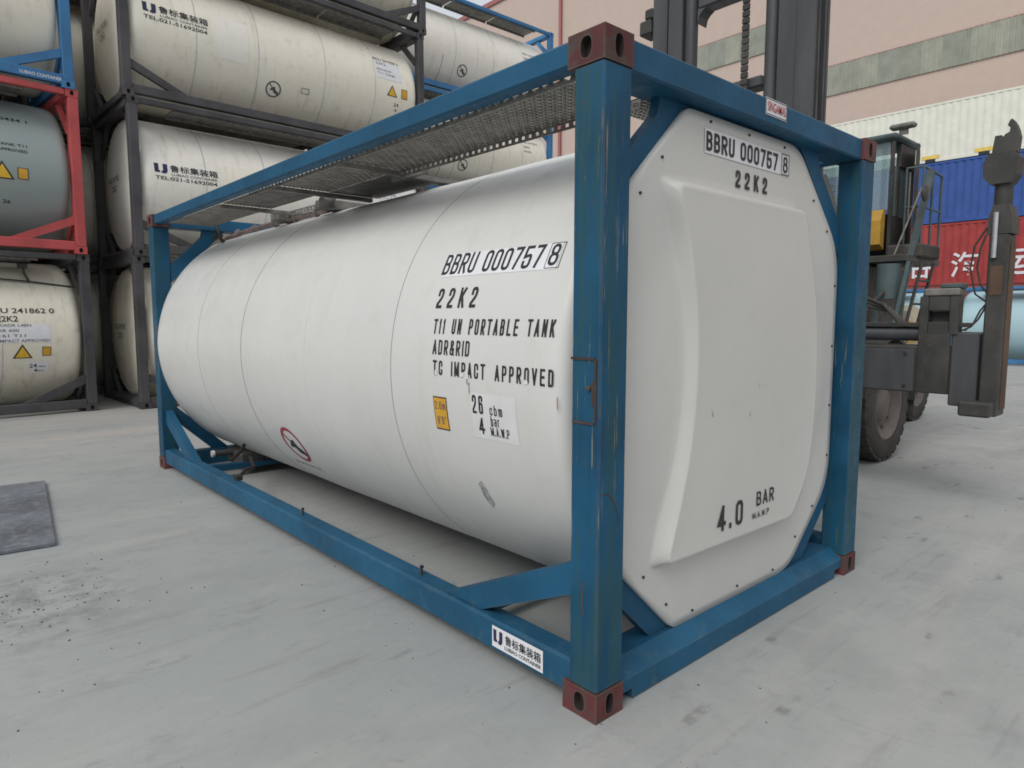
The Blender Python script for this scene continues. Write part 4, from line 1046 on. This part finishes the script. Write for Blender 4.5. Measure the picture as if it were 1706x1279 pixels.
B().tube([(6.7, 1.36, 2.24), (6.9, 1.16, 3.05)], .011, 6).build('mirror_stay', M['alud'], fk)
B().lathe([(.001, .012), (.08, .012), (.10, 0), (.08, -.02), (.001, -.03)], (6.72, 1.07, 2.96), 1, 20).build('mirror', M['fork'], fk)
cabx0, cabx1, caby0, caby1, cz0, cz1 = 7.0, 7.68, 1.52, 3.30, 2.29, 3.66
for x, y in ((cabx0, caby0), (cabx1, caby0), (cabx0, caby1), (cabx1, caby1)):
    B().box(x-.02, x+.02, y-.02, y+.02, cz0, cz1, .006).build('cab_pillar', M['fork'], fk)
B().box(cabx1-.02, cabx1+.02, caby0+.021, caby1-.021, cz0, 2.9).build('cab_panel', M['fork'], fk)
B().box(cabx0+.021, cabx1-.021, caby0-.02, caby0+.02, cz0, 2.78).build('cab_panel', M['fork'], fk)
B().box(cabx0-.06, cabx1+.08, caby0-.06, caby1+.06, cz1+.002, cz1+.085, .03).build('cab_roof', M['teal'], fk)
B().box(cabx0+.20, cabx1-.031, caby0-.025, caby0+.03, 3.38, cz1-.001, .006).build('door_header', M['fork'], fk)
def pane(x0, x1, y0, y1, z0, z1): B().box(x0, x1, y0, y1, z0, z1).build('window', M['glass'], fk)
pane(cabx0-.006, cabx0+.006, caby0+.031, caby1-.031, 2.86, cz1-.01)
pane(cabx0+.032, cabx0+.14, caby0-.005, caby0+.005, 2.79, 3.375)
pane(cabx0+.20, cabx1-.032, caby0-.005, caby0+.005, 2.79, 3.375)
pane(cabx0+.031, cabx1-.031, caby1-.005, caby1+.005, 2.79, 3.6)
pane(cabx1-.005, cabx1+.005, caby0+.031, caby1-.031, 2.91, 3.6)
B().box(cabx0+.145, cabx0+.195, caby0-.022, caby0+.022, 2.785, 3.375, .006).build('door_post', M['fork'], fk)
b = B(); b.box(cabx1-.62, cabx1, caby0-.075, caby0-.04, 2.45, 3.60, .006, R=Matrix.Rotation(radians(17), 3, 'Z'), c=(cabx1, caby0-.04, 3)); b.build('cab_door', M['fork'], fk)
B().box(7.3, 7.6, 2.3, 2.8, 2.5, 2.62, .04).box(7.55, 7.64, 2.3, 2.8, 2.62, 3.2, .04).build('seat', M['rubber'], fk)
b = B(); c = Vector((7.18, 2.36, 3.22)); ax = Vector((-.45, 0, 1)).normalized(); u1 = ax.orthogonal().normalized(); u2 = ax.cross(u1)
b.tube([c+(u1*cos(2*pi*k/20)+u2*sin(2*pi*k/20))*.17 for k in range(21)], .014, 6)
b.tube([c+u1*.17, c-u1*.17], .01, 6).tube([c, (7.08, 2.36, 2.7)], .025, 8); b.build('steering_wheel', M['rubber'], fk)
b = B(); b.prism([(6.84, 2.44), (6.84, 2.72), (6.90, 2.85), (6.964, 2.86), (6.964, 2.38)], 1, 1.56, 3.2); b.build('front_cowl', M['fyellow'], fk)
b = B(); b.box(7.1, 7.22, 1.34, 1.62, 3.815, 3.875, .02).box(7.15, 7.17, 1.42, 1.52, 3.747, 3.815); b.build('work_light', M['alud'], fk)
# guard rail round the platform
b = B()
for (x, y) in ((6.95, 1.16), (7.45, 1.12), (7.2, 1.14), (6.95, 1.34)):
    b.tube([(x, y, 2.28), (x, y, 3.3 if x < 7.3 else 3.24)], .014, 6)
b.tube([(6.95, 1.34, 3.3), (6.95, 1.16, 3.3), (7.45, 1.12, 3.24)], .014, 6).tube([(6.95, 1.34, 2.85), (6.95, 1.16, 2.85), (7.45, 1.12, 2.82)], .012, 6)
b.build('guard_rail', M['teal'], fk)
b = B(); b.tube([(6.72, 1.22, 1.3), (6.72, 1.05, 2.2)], .018, 6).tube([(7.1, 1.22, 1.3), (7.1, 1.05, 2.2)], .018, 6)
for k in range(3):
    t = (k+.6)/3.4; b.tube([(6.72, 1.22-.17*t, 1.3+.9*t), (7.1, 1.22-.17*t, 1.3+.9*t)], .015, 6)
b.build('ladder', M['fork'], fk)

# ------------------------------------------------------------------ loose things on the ground
sp = thing('steel_sheet', 'grey steel sheet lying flat on the concrete at left edge', 'steel sheet', (-1.011, 5.99, 0), radians(-5.5))
MB().box(-1.3, 0, -2.18, 0, .004, .030, .004).build('sheet', M['slab'], sp)
random.seed(11)
b = MB()
def grit(x, y, r):
    vs = []
    for k in range(6):
        a = 2*pi*k/6; q_ = random.uniform(.6, 1.1); vs.append((x+r*q_*cos(a), y+r*q_*sin(a), 0))
    vs += [(x+r*.45*cos(2*pi*k/3+.3), y+r*.45*sin(2*pi*k/3+.3), r*random.uniform(.5, .9)) for k in range(3)]
    b.add(vs, [(0, 1, 6), (1, 2, 7, 6), (2, 3, 7), (3, 4, 8, 7), (4, 5, 8), (5, 0, 6, 8), (6, 7, 8)])
for _ in range(420):
    a = random.uniform(0, 2*pi); q_ = abs(random.gauss(0, .42)); grit(-1.68+q_*cos(a)*1.2, 2.80+q_*sin(a)*.9, random.choice([.002, .002, .003, .003, .004, .005, .006, .008]))
for _ in range(900):
    grit(random.uniform(-3, 10), random.uniform(-.9, 9.5), random.choice([.002, .002, .003, .003, .004, .005, .007]))
gr = b.build('grit', M['pebble']); gr['kind'] = 'stuff'
